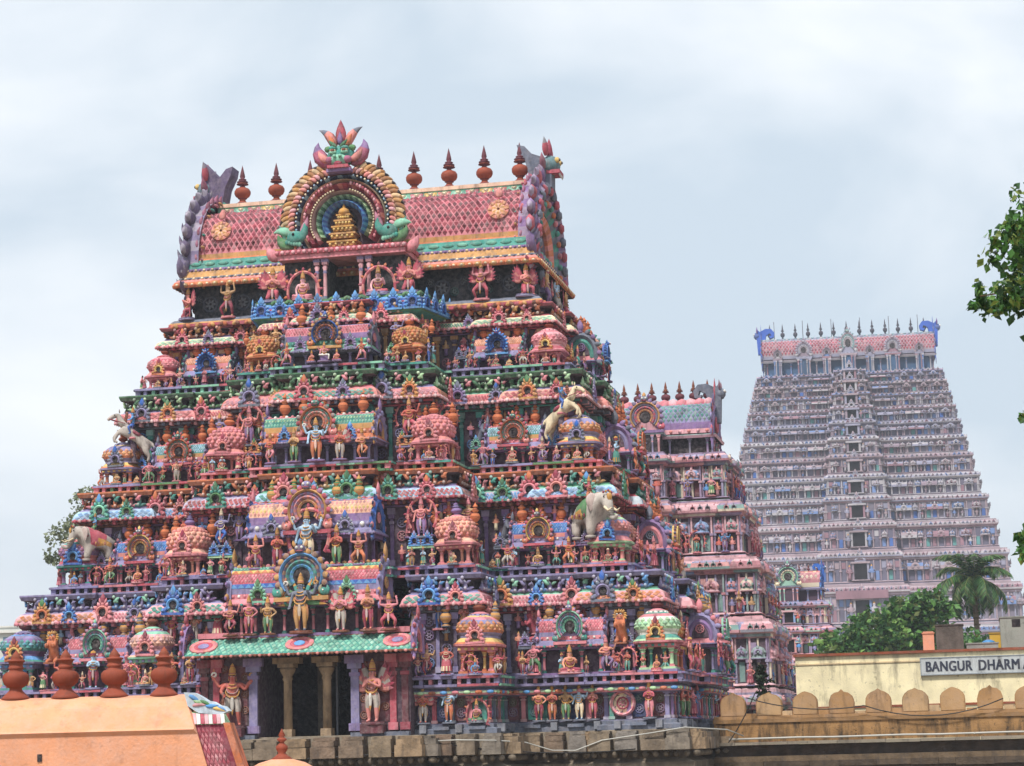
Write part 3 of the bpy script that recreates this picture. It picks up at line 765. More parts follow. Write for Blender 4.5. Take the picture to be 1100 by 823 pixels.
def barrel_shrine(parent, loc, rz, Ln, h, D, H, pal, bands, gpal, apal, n_urn, urn_pal, arch=(1.0, 1.0), side_kudu=None, urn_s=.62, name='barrel_shrine'):
    """oblong shrine: body with columns, eave, barrel roof, end gables, front arch, urns along the ridge"""
    a, b, c, d = pal
    def mkbody():
        mb = MB(); A, B, Cc, Dd = [K[p] for p in pal]
        mb.cb(0, 0, 0, Ln, D * 1.0, h * .10, Dd); mb.cb(0, .15 * D, h * .10, Ln * .86, D * .5, h * .78, K['plum'])
        n = max(4, int(Ln / .5)); n += n % 2
        for k in range(n): column(mb, -Ln * .44 + Ln * .88 * k / (n - 1), -D * .33, h * .10, h * .90, .05, A, B, 6)
        for s in (1, -1): mb.cb(s * Ln * .44, D * .3, h * .1, .1, .1, h * .8, A)
        mb.cb(0, 0, h * .90, Ln * 1.02, D * .98, h * .10, Dd)
        # flared eave
        x0, x1, y0 = Ln * .50, Ln * .54, D * .62
        v = [(-x1, -y0, h), (x1, -y0, h), (x1, y0, h), (-x1, y0, h), (-x1, -y0, h + .04), (x1, -y0, h + .04), (x1, y0, h + .04), (-x1, y0, h + .04),
             (-x0, -D * .5, h + .20), (x0, -D * .5, h + .20), (x0, D * .5, h + .20), (-x0, D * .5, h + .20)]
        mb.add(v, [(3, 2, 1, 0), (0, 1, 5, 4), (1, 2, 6, 5), (2, 3, 7, 6), (3, 0, 4, 7), (4, 5, 9, 8), (5, 6, 10, 9), (6, 7, 11, 10), (7, 4, 8, 11), (8, 9, 10, 11)], [Dd, A, A, A, A, Cc, Cc, Cc, Cc, Cc])
        nb = int(Ln / .16)
        for k in range(nb): mb.ball(-x1 + 2 * x1 * (k + .5) / nb, -y0 - .005, h + .01, .06, .025, .05, (A, B)[k % 2], 6, 3)
        return mb.mesh('barrel_shrine', M_PAINT)
    root = link(name, cached(('bsb', Ln, h, D, pal), mkbody), parent, loc, rz)
    link('barrel_roof', cached(('br', Ln, D, H, str(bands)), lambda: barrel_mesh(Ln, D * .98, H, bands)), root, (0, 0, h + .205))
    ge = cached(('ge', D, H, gpal), lambda: end_gable_mesh(D * 1.06, H * 1.04, gpal))
    for s in (1, -1): link('gable_end', ge, root, (s * (Ln / 2 + .02), 0, h + .21), s * PI / 2)
    if arch: link('arched_gable', arch_mesh(arch[0], arch[1], apal), root, (0, -D * .60, h + .06))
    if side_kudu:
        for s in (1, -1): link('roof_niche', kudu_mesh(side_kudu), root, (s * Ln * .30, -D * .58, h + .05), 0, H * .62)
    for k in range(n_urn):
        u = (k - (n_urn - 1) / 2) * Ln * .72 / max(1, n_urn - 1) if n_urn > 1 else 0
        link('urn', urn_mesh(*urn_pal), root, (u, .02, h + .19 + H), 0, (urn_s * .72, urn_s * .72, urn_s * 1.2))
    return root

def niche_panel(parent, loc, rz, W, h, pal, kpal):
    """low screen of two little horseshoes on posts between the shrines"""
    def make():
        mb = MB(); A, B = K[pal[0]], K[pal[1]]
        mb.cb(0, 0, 0, W, .5, h * .1, A); mb.cb(0, .12, h * .1, W * .9, .22, h * .75, K['plum'])
        for k in range(3): column(mb, -W * .42 + W * .42 * k, -.12, h * .1, h * .85, .045, A, B, 6)
        mb.cb(0, 0, h * .85, W * 1.05, .6, h * .12, B); mb.cb(0, -.02, h * .97, W * .98, .5, h * .10, A)
        for s in (1, -1):
            mb.push(T(s * W * .25, -.28, h * .95)); kudu(mb, W * .48, kpal); mb.pop()
        return mb.mesh('niche_panel', M_PAINT)
    return link('niche_panel', cached(('np', W, h, pal, kpal), make), parent, loc, rz)

def railing_mesh(poly, off, h, cols, cols2, post=.30):
    """ledge railing with square openings all round a plan"""
    mb = MB(); A, B = K[cols[0]], K[cols[1]]
    sweep(mb, poly, [(off - .55, 0, A), (off, 0, A), (off + .03, h * .18, B), (off - .02, h * .20, K['dark']), (off - .16, h * .21, K['dark']), (off - .16, h * .78, K['dark'])])
    sweep(mb, poly, [(off - .9, h * .76, A), (off + .0, h * .76, A), (off + .05, h * .84, B), (off + .05, h, A), (off - .9, h + .01, A)])
    for p, ln, n, m in edges(poly, off):
        if ln < .35: continue
        k = max(1, int(ln / post)); mb.push(m)
        for i in range(k + 1):
            x = .06 + (ln - .12) * i / k
            mb.box(x - .055, x + .055, .0, .17, h * .16, h * .80, (A, A, K[cols2])[i % 3])
        x = 0; r9 = random.Random(int(ln * 100) + len(poly))
        while x < ln - .1:
            l_ = min(r9.uniform(.6, 1.5), ln - x); q = K[r9.choice((cols2, cols[0], 'pink', 'teal', 'lav', 'rose', 'mint'))]
            mb.box(x, x + l_ - .02, -.075, .05, h * .80, h * 1.06, q); mb.box(x, x + l_ - .02, -.055, .05, -.03, h * .16, mixc(q, K['dark'], .15)); x += l_
        mb.pop()
    return mb.mesh('railing', M_PAINT)

def cornice_mesh(poly, h, pal, lat, petals, s=1.0, patt=None):
    """bracketed, curved cornice with scale panels, a beaded lip and a row of petals on top; z=0 at its foot"""
    a, b, c, d = [K[p] for p in pal]; mb = MB(); r9 = random.Random(len(petals) * 7 + int(h * 1000))
    b = [r9.choice([b, b, mixc(b, K['pink'], .4), mixc(b, K['cream'], .3)]) for _ in range(len(poly))]; d0 = d
    d = [r9.choice([d0, d0, K['rose'], K['teal'], K['mauve'], K['orange']]) for _ in range(len(poly))]; c = [r9.choice([c, a, K['lav'], K['mint']]) for _ in range(len(poly))]
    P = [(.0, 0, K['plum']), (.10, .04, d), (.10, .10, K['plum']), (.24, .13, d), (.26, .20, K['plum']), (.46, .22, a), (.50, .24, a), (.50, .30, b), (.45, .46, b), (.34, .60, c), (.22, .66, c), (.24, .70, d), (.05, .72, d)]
    sweep(mb, poly, [(o * s, z * h, q) for o, z, q in P])
    lev = sorted({round(poly[i][1], 3) for i in range(len(poly)) if abs(poly[i][1] - poly[(i + 1) % len(poly)][1]) < 1e-6 and poly[i][1] < 0})
    for ei, (p, ln, n, m) in enumerate(edges(poly, .0)):
        mb.push(m); L = ln; kind = min(lev.index(min(lev, key=lambda q: abs(q - p[1]))), 3) if n[1] < -.5 else 4
        # dentils
        k = max(1, int(L / .24))
        for i in range(k):
            x = (i + .5) * L / k; mb.box(x - .05, x + .05, -.42 * s, -.20 * s, .10 * h, .215 * h, (d0, a)[i % 2])
        # beads of the lip run out to the mitred corner
        e = .48 * s; q0, q1 = convex_ends(poly, p); lo, hi = (-e if q0 else e), (L + e if q1 else L - e)
        nb = max(2, int((hi - lo) / .17))
        for i in range(nb):
            x = lo + (i + .5) * (hi - lo) / nb
            if L < .4: break
            mb.ball(x, -.515 * s, .265 * h, .07, .035, .065, (a, mixc(a, K['white'], .4))[i % 2], 6, 3)
        if L > .9:
            la, lb = lat[kind % len(lat)]
            c0, c1 = convex_ends(poly, p)
            def surf(i, j, hh):
                o = (.512 - .05 * j - .09 * j * j) * s; z = (.31 + .27 * j) * h
                lo_, hi_ = (-o if c0 else o), (L + o if c1 else L - o)
                return (lo_ + (hi_ - lo_) * (.02 + .96 * i), -o - hh * .9, z + hh * .4)
            mb.diamonds(surf, max(3, int((L + .5) / .19)), 3, [K[la], mixc(K[la], K['dark'], .15)], K[lb], .02)
        # petals
        if L > .3:
            q = max(1, int(L / .26)); 
            for i in range(q):
                x = (i + .5) * L / q; cc = K[petals[(i * (1 + kind) + ei) % len(petals)]]; c2 = mixc(cc, K['dark'], .3)
                mb.bud(x, -.27 * s, .68 * h, .12 * (-1) ** i, .40 * h, .15, .12, cc, tip=mixc(cc, K['white'], .35))
                for q2 in (1, -1): mb.bud(x + q2 * .04, -.25 * s, .70 * h, q2 * .75, .26 * h, .11, .10, (c2, cc)[i % 2], bend=q2 * .9)
                mb.ball(x, -.34 * s, .76 * h, .055, .05, .055, mixc(cc, K['white'], .4), 6, 4)
        mb.pop()
    return mb.mesh('cornice', M_PAINT)

def mini_figure(mb, x, y, z, h, sk, cl):
    mb.lathe([(h * .14, z, cl), (h * .12, z + h * .25, cl), (h * .15, z + h * .45, sk), (h * .19, z + h * .68, sk), (h * .06, z + h * .78, sk), (h * .1, z + h * .86, sk), (h * .08, z + h * .93, K['gold']), (0, z + h * 1.08, K['gold'])], 6, sk, x, y, sy=.7)
    for s in (1, -1): mb.tube([(x + s * h * .18, y, z + h * .70), (x + s * h * .23, y - h * .03, z + h * .52), (x + s * h * .10, y - h * .13, z + h * .47)], h * .045, sk, 4)
def storey_mesh(poly, h, wall, pil, pil2, orn, step=.62, foot=0.0, frieze=('lav', 'mint', 'pink')):
    """tier wall with pilasters, carved rosettes and small figures in relief, and a scrolled frieze over the cornice"""
    mb = MB(); W = K[wall]; r_ = random.Random(len(poly) + int(h * 100)); hc = .655 * h
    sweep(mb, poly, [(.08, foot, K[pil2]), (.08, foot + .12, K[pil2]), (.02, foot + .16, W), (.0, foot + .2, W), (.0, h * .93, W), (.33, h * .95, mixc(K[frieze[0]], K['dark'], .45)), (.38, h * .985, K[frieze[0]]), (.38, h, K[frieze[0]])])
    for p, ln, n, m in edges(poly, .0):
        if ln < .5: continue
        mb.push(m); k = max(1, round(ln / step))
        for i in range(k + 1):
            x = min(max(i * ln / k, .10), ln - .10); c1 = K[(pil, pil2, orn)[i % 3]]; pilaster(mb, x, 0, foot + .18, hc, .11, c1, mixc(K[pil2], K['white'], .2 * (i % 2)))
        for i in range(k):
            x = (i + .5) * ln / k; z = foot + .3
            while z < hc - .4:
                t = r_.random()
                if t < .5: mini_figure(mb, x, -.09, z, .5, K[r_.choice(('pink', 'skin', 'salmon', 'lav', 'tan', 'paleblue', 'redskin'))], K[r_.choice(('mauve', 'crimson', 'teal', 'ochre', 'cream'))]); z += .62
                else: rosette(mb, x, z + .18, -.02, .17, mixc(K[orn], K[r_.choice(('lav', 'pink', 'sky', 'mauve'))], .5), 6); z += .42
        kk = max(1, int(ln / .36))
        for i in range(kk):
            x = (i + .5) * ln / kk; c1 = K[frieze[i % 3]]
            mb.bud(x, -.36, h * .90, (.3, -.3)[i % 2], .26, .15, .12, c1, bend=(.9, -.9)[i % 2]); mb.bud(x + .12, -.36, h * .90, (-.5, .5)[i % 2], .18, .10, .1, mixc(c1, K['dark'], .3), bend=(-.9, .9)[i % 2]); mb.ball(x, -.42, h * .955, .06, .05, .06, mixc(c1, K['white'], .3), 6, 4)
        mb.pop()
    return mb.mesh('storey', M_PAINT)

# ---------------------------------------------------------------- the great painted tower
TH = math.radians(12)
TOWER_AT = (-4.64, 73.96, 0.0)
tower = thing('temple_tower', 'huge nearby temple tower crowded with brightly painted statues, filling the left half', 'temple tower', TOWER_AT, -TH)
tower_base_z = 9.3
R_ = random.Random(11)

def plan(A, B, Cc, P, c, p, K_=1.9, q=.22, notch=None, s=1.6, ps=.5):
    Q = []
    if notch: Q += [(notch, -(B + P) + 3.2), (notch, -(B + P))]
    elif p > 0: Q += [(c, -(B + P + p)), (c, -(B + P))]
    Q += [(Cc, -(B + P)), (Cc, -B), (A - K_, -B), (A - K_, -(B + q)), (A, -(B + q)), (A, -(B + q) + K_), (A - q, -(B + q) + K_), (A - q, -s), (A - q + ps, -s)]
    return mirror_plan(Q)

ZF = [10.7, 14.1, 17.5, 20.85, 23.3]
AA = [11.2, 9.65, 8.6, 7.5]; BB = [6.6, 5.6, 4.6, 3.7]; CW = [5.95, 5.1, 4.15, 3.2]; cc_ = [2.7, 2.4, 2.15, 1.75]; PP = 2.0; pp = .6
RAIL = .26
plans = [plan(AA[i] - 1, BB[i] - 1, CW[i] - 1, PP, cc_[i] - 1 + .15, pp, notch=3.3 if i == 0 else None, s=1.5 - .15 * i) for i in range(4)]
plan0 = plan(10.75, 6.2, 5.5, PP, 3.3, 0, notch=3.3)

# stone base below the painted storeys, with a projecting ledge of rounded blocks
mb = MB(); st = mixc(K['stone'], K['dark'], .22)
base_plan = plan(10.9, 6.35, 5.65, PP, 3.4, .75, K_=2.0)
sweep(mb, base_plan, [(.9, 0, st), (.9, 1.2, st), (.6, 1.5, st), (.45, 4, st), (.45, 8.0, st), (.62, 8.1, mixc(st, K['dark'], .3)), (.62, 8.3, st), (.35, 8.4, mixc(st, K['dark'], .4)), (.35, 8.62, st), (.5, 8.66, st), (.25, 9.25, st), (.2, 9.28, st)])
for p, ln, n, m in edges(base_plan, .55):
    mb.push(m); k = max(1, round(ln / .85))
    for i in range(k):
        w_ = ln / k; x = (i + .5) * w_ + R_.uniform(-.04, .04); j = R_.uniform(.70, .97); cl = mixc(st, (K['tan'], K['grey'], K['brown'])[R_.randrange(3)], R_.uniform(.05, .3))
        for yy, z0, z1 in ((-.36, 8.66, 9.0), (-.28, 9.0, 9.17), (-.12, 9.17, 9.26)):
            mb.box(x - w_ * j / 2 * (1 - (z1 > 9.1) * .1), x + w_ * j / 2 * (1 - (z1 > 9.1) * .12), yy + R_.uniform(-.03, .03), .3, z0, z1 + R_.uniform(-.02, .02), cl)
    k2 = max(1, round(ln / .3))
    for i in range(k2): mb.ball((i + .5) * ln / k2, -.12, 8.55, .10, .14, .10, mixc(st, K['dark'], .25), 6, 4)
    mb.pop()
link('stone_base', mb.mesh('stone_base', M_STONE), tower)

# ground storey
mb = MB()
sweep(mb, plan0, [(.32, 9.28, K['slate']), (.32, 9.42, K['slate']), (.2, 9.46, K['slate']), (.2, 9.56, mixc(K['slate'], K['lav'], .4)), (.0, 9.6, K['plum']), (.0, 10.45, K['plum']), (.0, 10.6, K['plum'])])
seq = ['pink', 'lav', 'rose', 'slate', 'pink', 'teal', 'mauve']
for ei, (p, ln, n, m) in enumerate(edges(plan0, 0)):
    if ln < .3: continue
    mb.push(m); k = max(1, round(ln / .62))
    for i in range(k + 1):
        x = min(max(i * ln / k, .1), ln - .1); a = seq[(i + ei) % 7]
        pilaster(mb, x, 0, 9.6, 10.5, .13, K[a], mixc(K[a], K['white'], .35))
    for i in range(k):
        x = (i + .5) * ln / k; c_ = K[('teal', 'plum', 'navy', 'rosewood')[(i + ei) % 4]]
        mb.box(x - .2, x + .2, -.025, .05, 9.66, 10.42, c_); rosette(mb, x, 9.9, -.03, .15, mixc(c_, K['lav'], .4)); rosette(mb, x, 10.2, -.03, .13, mixc(c_, K['green'], .4))
        mb.box(x - .25, x + .25, -.42, -.05, 9.40, 9.50, K['slate'], mixc(K['slate'], K['pink'], .4)) if i % 2 else mb.box(x - .1, x + .1, -.44, -.05, 9.32, 9.56, mixc(K['slate'], K['white'], .15))
    mb.pop()
storey0 = link('storey', mb.mesh('storey', M_PAINT), tower)
mb = MB()
sweep(mb, plan0, [(.05, 10.38, K['lav']), (.30, 10.42, K['pink']), (.34, 10.48, mixc(K['palegreen'], K['white'], .3)), (.34, 10.54, K['lav']), (.22, 10.60, K['slate']), (.3, 10.64, K['lav']), (.3, 10.70, K['lav'])])
for ei, (p, ln, n, m) in enumerate(edges(plan0, .34)):
    if ln < .3: continue
    mb.push(m); k = max(1, round(ln / .34))
    for i in range(k): mb.ball((i + .5) * ln / k, -.02, 10.50, .12, .05, .06, K[('sky', 'pink', 'palegreen', 'orange')[(i + ei) % 4]], 8, 4)
    mb.pop()
link('cornice', mb.mesh('cornice', M_PAINT), storey0)

KP = dict(blue=('blue', 'sky', 'sky'), pink=('pink', 'salmon', 'crimson'), lav=('lav', 'mauve', 'slate'), orange=('orange', 'yellow', 'crimson'), green=('teal', 'green', 'leaf'),
          palegreen=('mint', 'green', 'green'), rose=('rose', 'pink', 'orange'), sky=('sky', 'blue', 'lav'), ochre=('ochre', 'orange', 'green'), slate=('slate', 'lav', 'blue'), teal=('teal', 'mint', 'sky'))
TS = [  # colours storey by storey
    dict(rail=('lav', 'mauve'), railp='pink', wall='plum', pil='mauve', pil2='lav', orn='purple', cor=('pink', 'ltpink', 'lav', 'slate'), lat=[('teal', 'mint'), ('orange', 'yellow'), ('rose', 'ltpink'), ('salmon', 'cream'), ('rose', 'ltpink')], petals=['lav', 'sky', 'lav', 'mauve'],
         kud=['blue', 'pink', 'slate', 'ochre'], urn=('ochre', 'slate')),
    dict(rail=('lav', 'grey'), railp='pink', wall='plum', pil='rosewood', pil2='mauve', orn='plum', cor=('rose', 'paleblue', 'brown', 'brown'), lat=[('teal', 'mint'), ('rose', 'peach'), ('sky', 'white'), ('sky', 'paleblue'), ('salmon', 'cream')], petals=['orange', 'pink', 'brown', 'ochre', 'teal'],
         kud=['green', 'rose', 'pink', 'teal'], urn=('orange', 'brown')),
    dict(rail=('pink', 'rose'), railp='green', wall='plum', pil='mauve', pil2='teal', orn='navy', cor=('ltpink', 'salmon', 'pink', 'slate'), lat=[('teal', 'mint'), ('pink', 'paleblue'), ('rose', 'peach'), ('rose', 'salmon'), ('orange', 'peach')], petals=['green', 'leaf', 'palegreen', 'green'],
         kud=['slate', 'ochre', 'rose', 'lav'], urn=('orange', 'terra')),
    dict(rail=('lav', 'slate'), railp='mint', wall='plum', pil='mauve', pil2='ochre', orn='purple', cor=('pink', 'cream', 'mint', 'rose'), lat=[('mint', 'cream'), ('pink', 'cream'), ('mint', 'cream'), ('teal', 'palegreen'), ('mint', 'cream')], petals=['orange', 'ochre', 'orange', 'brown'],
         kud=['rose', 'pink', 'rose', 'lav'], urn=('orange', 'brown'))]
CORN = [dict(pal=('palegreen', 'teal', 'white', 'pink'), st='bands', kp='orange'), dict(pal=('salmon', 'pink', 'lav', 'palegreen'), st='bands', kp='blue'),
        dict(pal=('orange', 'yellow', 'lav', 'lav'), st='bands', kp='slate'), dict(pal=('pink', 'rose', 'ltpink', 'pink'), st='bands', kp='orange')]
INN = [dict(pal=('orange', 'yellow', 'lav', 'pink'), st='bands', kp='pink'), dict(pal=('salmon', 'peach', 'salmon', 'pink'), st='scale', kp='pink'),
       dict(pal=('pink', 'salmon', 'pink', 'pink'), st='scale', kp='pink'), dict(pal=('ochre', 'orange', 'ochre', 'orange'), st='scale', kp='orange')]
BH = [.88, .64, .55, .40]; DW = [1.22, 1.18, 1.16, .98]
def roofbands(a, b, c, d, e):
    """lip, plain stripe, scale panel, stripe, ridge"""
    return ((0.0, .06, a, 'b', (a, 'white')), (.06, .13, b, 'p', ()), (.13, .34, c, 'd', (d, c)), (.34, .40, e, 'b', (a, e)), (.40, .5, e, 'p', ()))
BAR = [dict(b=roofbands('pink', 'lav', 'rose', 'pink', 'lav'), g=('lav', 'mauve', 'pink'), a=('pink', 'mint', 'teal', 'lav'), k='pink'),
       dict(b=roofbands('lav', 'salmon', 'blue', 'sky', 'pink'), g=('mauve', 'pink', 'slate'), a=('rose', 'yellow', 'orange', 'slate'), k='slate'),
       dict(b=roofbands('pink', 'ochre', 'teal', 'paleblue', 'pink'), g=('mauve', 'lav', 'slate'), a=('rose', 'orange', 'salmon', 'teal'), k='lav'),
       dict(b=roofbands('salmon', 'pink', 'orange', 'peach', 'ltpink'), g=('slate', 'teal', 'mauve'), a=('sky', 'blue', 'navy', 'blue'), k='slate')]
CEN = [dict(L=4.7, z=12.32, h=1.0, D=1.4, H=1.0, n=0, b=((0, .05, 'pink', 'b', ('pink', 'white')), (.05, .11, 'lav', 'p', ()), (.11, .16, 'blue', 'z', ('sky',)), (.16, .28, 'rose', 'd', ('pink', 'rose', 3)), (.28, .33, 'yellow', 'z', ('orange',)), (.33, .42, 'teal', 'd', ('mint', 'teal', 2)), (.42, .5, 'ochre', 'b', ('ochre', 'pink'))),
            g=('lav', 'mauve', 'ochre'), a=('ochre', 'sky', 'teal', 'purple'), k='palegreen', pal=('pink', 'teal', 'pink', 'mauve')),
       dict(L=3.95, z=14.36, h=1.05, D=1.3, H=.95, n=5, b=((0, .08, 'lav', 'b', ('lav', 'white')), (.08, .17, 'mauve', 'p', ()), (.17, .36, 'peach', 'd', (('salmon', 'yellow', 'peach', 'pink'), 'cream', 4)), (.36, .42, 'pink', 'z', ('lav',)), (.42, .5, 'ltpink', 'p', ())),
            g=('blue', 'navy', 'pink'), a=('rose', 'ochre', 'salmon', 'lav'), k='slate', pal=('mauve', 'lav', 'lav', 'mauve')),
       dict(L=3.6, z=17.76, h=.72, D=1.25, H=.72, n=5, b=((0, .07, 'orange', 'b', ('salmon', 'peach')), (.07, .15, 'ochre', 'p', ()), (.15, .33, 'teal', 'd', (('mint', 'teal', 'palegreen'), 'teal', 4)), (.33, .40, 'pink', 'b', ('pink', 'white')), (.40, .5, 'lav', 'p', ())),
            g=('lav', 'ochre', 'mauve'), a=('rose', 'orange', 'salmon', 'teal'), k='blue', pal=('lav', 'slate', 'orange', 'lav')),
       dict(L=2.8, z=21.1, h=.46, D=1.1, H=.70, n=3, b=((0, .08, 'teal', 'b', ('mint', 'teal')), (.08, .17, 'mauve', 'p', ()), (.17, .35, 'pink', 'd', ('rose', 'ltpink', 4)), (.35, .5, 'lav', 'p', ())),
            g=('slate', 'mauve', 'pink'), a=('ochre', 'blue', 'orange', 'navy'), k='lav', pal=('lav', 'slate', 'mint', 'slate'))]

SKN = ['skin', 'redskin', 'pink', 'tan', 'paleblue', 'salmon', 'lav', 'redskin', 'sky', 'rose']
CLO = ['orange', 'green', 'weathered', 'crimson', 'ochre', 'teal', 'mauve', 'rose', 'crimson', 'blue']
def rs(pose, **kw):
    sk, cl = R_.choice(SKN), R_.choice(CLO)
    kw = dict(kw); return statue_mesh(pose, sk, cl, trim=R_.choice(['gold', 'gold', 'ochre', 'pink', 'cream']), top=R_.choice(['crown', 'crown', 'mitre', 'hair']), base=kw.pop('base', R_.choice(['pink', 'lav', 'mauve', 'slate'])), **({'extra': R_.choice(['', 'skirt', 'skirt', 'halo', 'emblems', 'skirt spear']) if pose in ('praying', 'blessing', 'akimbo') else ''} | kw))
POOL = {}
def pool(pose, n=7, **kw):
    k = (pose, str(kw))
    if k not in POOL: POOL[k] = [rs(pose, **kw) for _ in range(n)]
    return R_.choice(POOL[k])
NAME = dict(praying='praying_statue', blessing='blessing_statue', guardian='guardian_statue', seated='seated_statue', seated_ease='seated_statue', supporting='supporting_statue', dancing='dancing_statue', lunging='striding_statue', kneeling='winged_statue', riding='rider')
def put(pose, u, wv, z, s, side=0, me=None, turn=0.0, kw=None, name=None):
    """side 0 front, +1 right flank, -1 left flank: u runs along the face, wv is the distance out from the tower's axis"""
    me = me or pool(pose, **(kw or {}))
    loc = (u, -wv, z) if side == 0 else ((wv, u, z) if side > 0 else (-wv, -u, z))
    return link(name or NAME.get(pose, 'standing_statue'), me, tower, loc, (0, PI / 2, -PI / 2)[side] + turn + R_.uniform(-.3, .3), (s * R_.uniform(.95, 1.12), s, s))

for i in range(4):
    S_ = TS[i]; z0 = ZF[i]; H_ = ZF[i + 1] - z0; A, B, Cw, c = AA[i], BB[i], CW[i], cc_[i]; zf = z0 + RAIL; pl = plans[i]
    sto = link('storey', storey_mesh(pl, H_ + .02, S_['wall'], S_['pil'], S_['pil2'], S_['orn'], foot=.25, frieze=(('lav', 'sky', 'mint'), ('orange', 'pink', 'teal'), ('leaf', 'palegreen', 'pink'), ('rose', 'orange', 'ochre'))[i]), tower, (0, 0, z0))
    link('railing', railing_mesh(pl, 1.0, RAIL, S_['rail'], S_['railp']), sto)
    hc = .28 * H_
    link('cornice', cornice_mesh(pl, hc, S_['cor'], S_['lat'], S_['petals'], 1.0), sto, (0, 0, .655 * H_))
    # medallions along the cornice: at the corners of each projection and midway
    j = 0
    for p, ln, n, m in edges(pl, 0):
        if ln < 1.0 or n[0] < -.5: continue
        k = max(1, round(ln / (1.05 if n[1] < -.5 else 1.5)))
        for q in range(k):
            x = (q + .5) * ln / k
            mm = m @ T(x, -.47, .655 * H_ + .26 * hc)
            o = link('horseshoe_medallion', kudu_mesh(KP[S_['kud'][j % 4]]), sto, mm.to_translation(), mm.to_euler().z, (.74 if q % 2 == 0 else .6) * (hc / .95)); j += 1
    W = DW[i]; ci, co = INN[i], CORN[i]
    # inner domes, corner domes
    for s in (1, -1):
        uI = Cw - .72; pal = co['pal']; kp = co['kp']; st_ = co['st']
        if s < 0 and i == 0: pal = ('teal', 'sky', 'mauve', 'lav'); kp = 'orange'
        if s < 0 and i == 1: pal = ('mauve', 'rose', 'salmon', 'teal'); kp = 'blue'
        if s < 0 and i == 3: pal = ('pink', 'salmon', 'rose', 'pink')
        pin = ci['pal']
        if s < 0 and i == 0: pin = ('peach', 'lav', 'ltpink', 'mint')
        domed_shrine(tower, (s * uI, -(B + PP - .62), zf), 0, W, BH[i] + (.1 if i == 3 else 0), pin, KP[ci['kp']], ci['st'], (('brown', 'rosewood'), ('mauve', 'lav'), ('orange', 'brown'), ('orange', 'brown'))[i], 1.0)
        domed_shrine(tower, (s * (A - .78), -(B - .45), zf), 0, W, BH[i], pal, KP[kp], st_, (('rosewood', 'brown'), ('brown', 'orange'), ('terra', 'orange'), ('terra', 'salmon'))[i], 1.0)
        put('seated', s * uI, B + PP + .02, zf + .03, .62 if i < 3 else .45); put('seated', s * (A - .78), B + .12, zf + .03, .6 if i < 3 else .45)
        uB = (7.75, 6.65, 5.7, 5.05)[i]; LB = (2.0, 1.75, 1.75, 1.6)[i]; bb = BAR[i]
        barrel_shrine(tower, (s * uB, -(B - .62), zf), 0, LB, BH[i], .95, (.68, .64, .62, .5)[i], ('pink' if i != 3 else 'lav', 'teal', 'lav', 'mauve'), bb['b'], bb['g'], bb['a'], 3, S_['urn'],
                          arch=(1.05 if i != 3 else .8, (1.25, 1.15, 1.1, .85)[i]), urn_s=(.62, .66, .62, .5)[i])
        # figures by the oblong shrine
        for q in (1, -1): put(R_.choice(['supporting', 'dancing', 'lunging']), s * uB + q * LB * .56, B + .1, zf + .03, (.95, .78, .72, .58)[i])
        put(R_.choice(['blessing', 'praying', 'seated']), s * uB, B + .14, zf + .03, (1.05, .72, .68, .55)[i])
        # screens between the shrines, with figures before and above them
        ua = (Cw + uB - LB / 2) / 2 + .12; ub_ = (uB + LB / 2 + A - .78 - W / 2) / 2 + .02
        for uu, ww in ((ua, .78), (ub_, .78)):
            if i == 3 and uu == ub_: ww = .6
            niche_panel(tower, (s * uu, -(B - .62), zf), 0, ww * (1 if i < 3 else .8), BH[i] + .12, ('lav', 'slate') if uu == ua else ('pink', 'mauve'), KP[('lav', 'slate', 'teal', 'slate')[i]] if uu == ua else KP[('slate', 'lav', 'sky', 'teal')[i]])
            for q in (1, -1): put(R_.choice(['praying', 'akimbo', 'dancing', 'seated']), s * uu + q * .21, B + .05, zf + .03, (.62, .5, .46, .38)[i])
            link('lion_statue', lion_mesh(*R_.choice([('slate', 'lav'), ('mauve', 'slate'), ('rose', 'salmon'), ('grey', 'slate')])), tower, (s * (uu - .1), -(B - .95), zf + BH[i] + .2), s * R_.choice([-.9, .9]), (1.0, .95, .9, .62)[i])
        for k_ in range(5):     # figures standing between the urns, against the wall
            uu = Cw + .25 + (A - 1.3 - Cw - .25) * (k_ + .5) / 5
            put(R_.choice(['blessing', 'praying', 'akimbo', 'dancing', 'lunging']), s * uu, B - .88, zf + BH[i] + R_.uniform(.3, .55), R_.uniform(.8, 1.0) * (1, 1, 1, .62)[i])
            if k_ % 2 == 0: link('urn', urn_mesh(*S_['urn']), tower, (s * (uu + .35), -(B - .8), zf + BH[i] + .62), 0, tuple(q * (.66, .66, .62, .45)[i] for q in (.72, .72, 1.2)))
        for k_ in range(4):
            uu = c + .1 + (Cw - c - .2) * (k_ + .5) / 4
            put(R_.choice(['praying', 'akimbo', 'dancing', 'blessing']), s * uu, B + PP - .85, zf + BH[i] + R_.uniform(.35, .6), R_.uniform(.75, .95) * (1, 1, 1, .62)[i])
            if k_ % 2: link('urn', urn_mesh(*S_['urn']), tower, (s * (uu + .22), -(B + PP - .75), zf + BH[i] + .65), 0, tuple(q * (.66, .66, .62, .45)[i] for q in (.72, .72, 1.2)))
        for k_ in range(10):    # small figures at the railing
            uu = c + .2 + (A - .3 - c) * (k_ + R_.uniform(.2, .8)) / 10
            put(R_.choice(['praying', 'akimbo', 'dancing', 'seated', 'supporting']), s * uu, (B if uu > Cw else B + PP) + .02, zf + .02, R_.uniform(.42, .6) * (1.1, 1, .95, .75)[i])
        up = (c + .15 + uI - W / 2) / 2 + .1
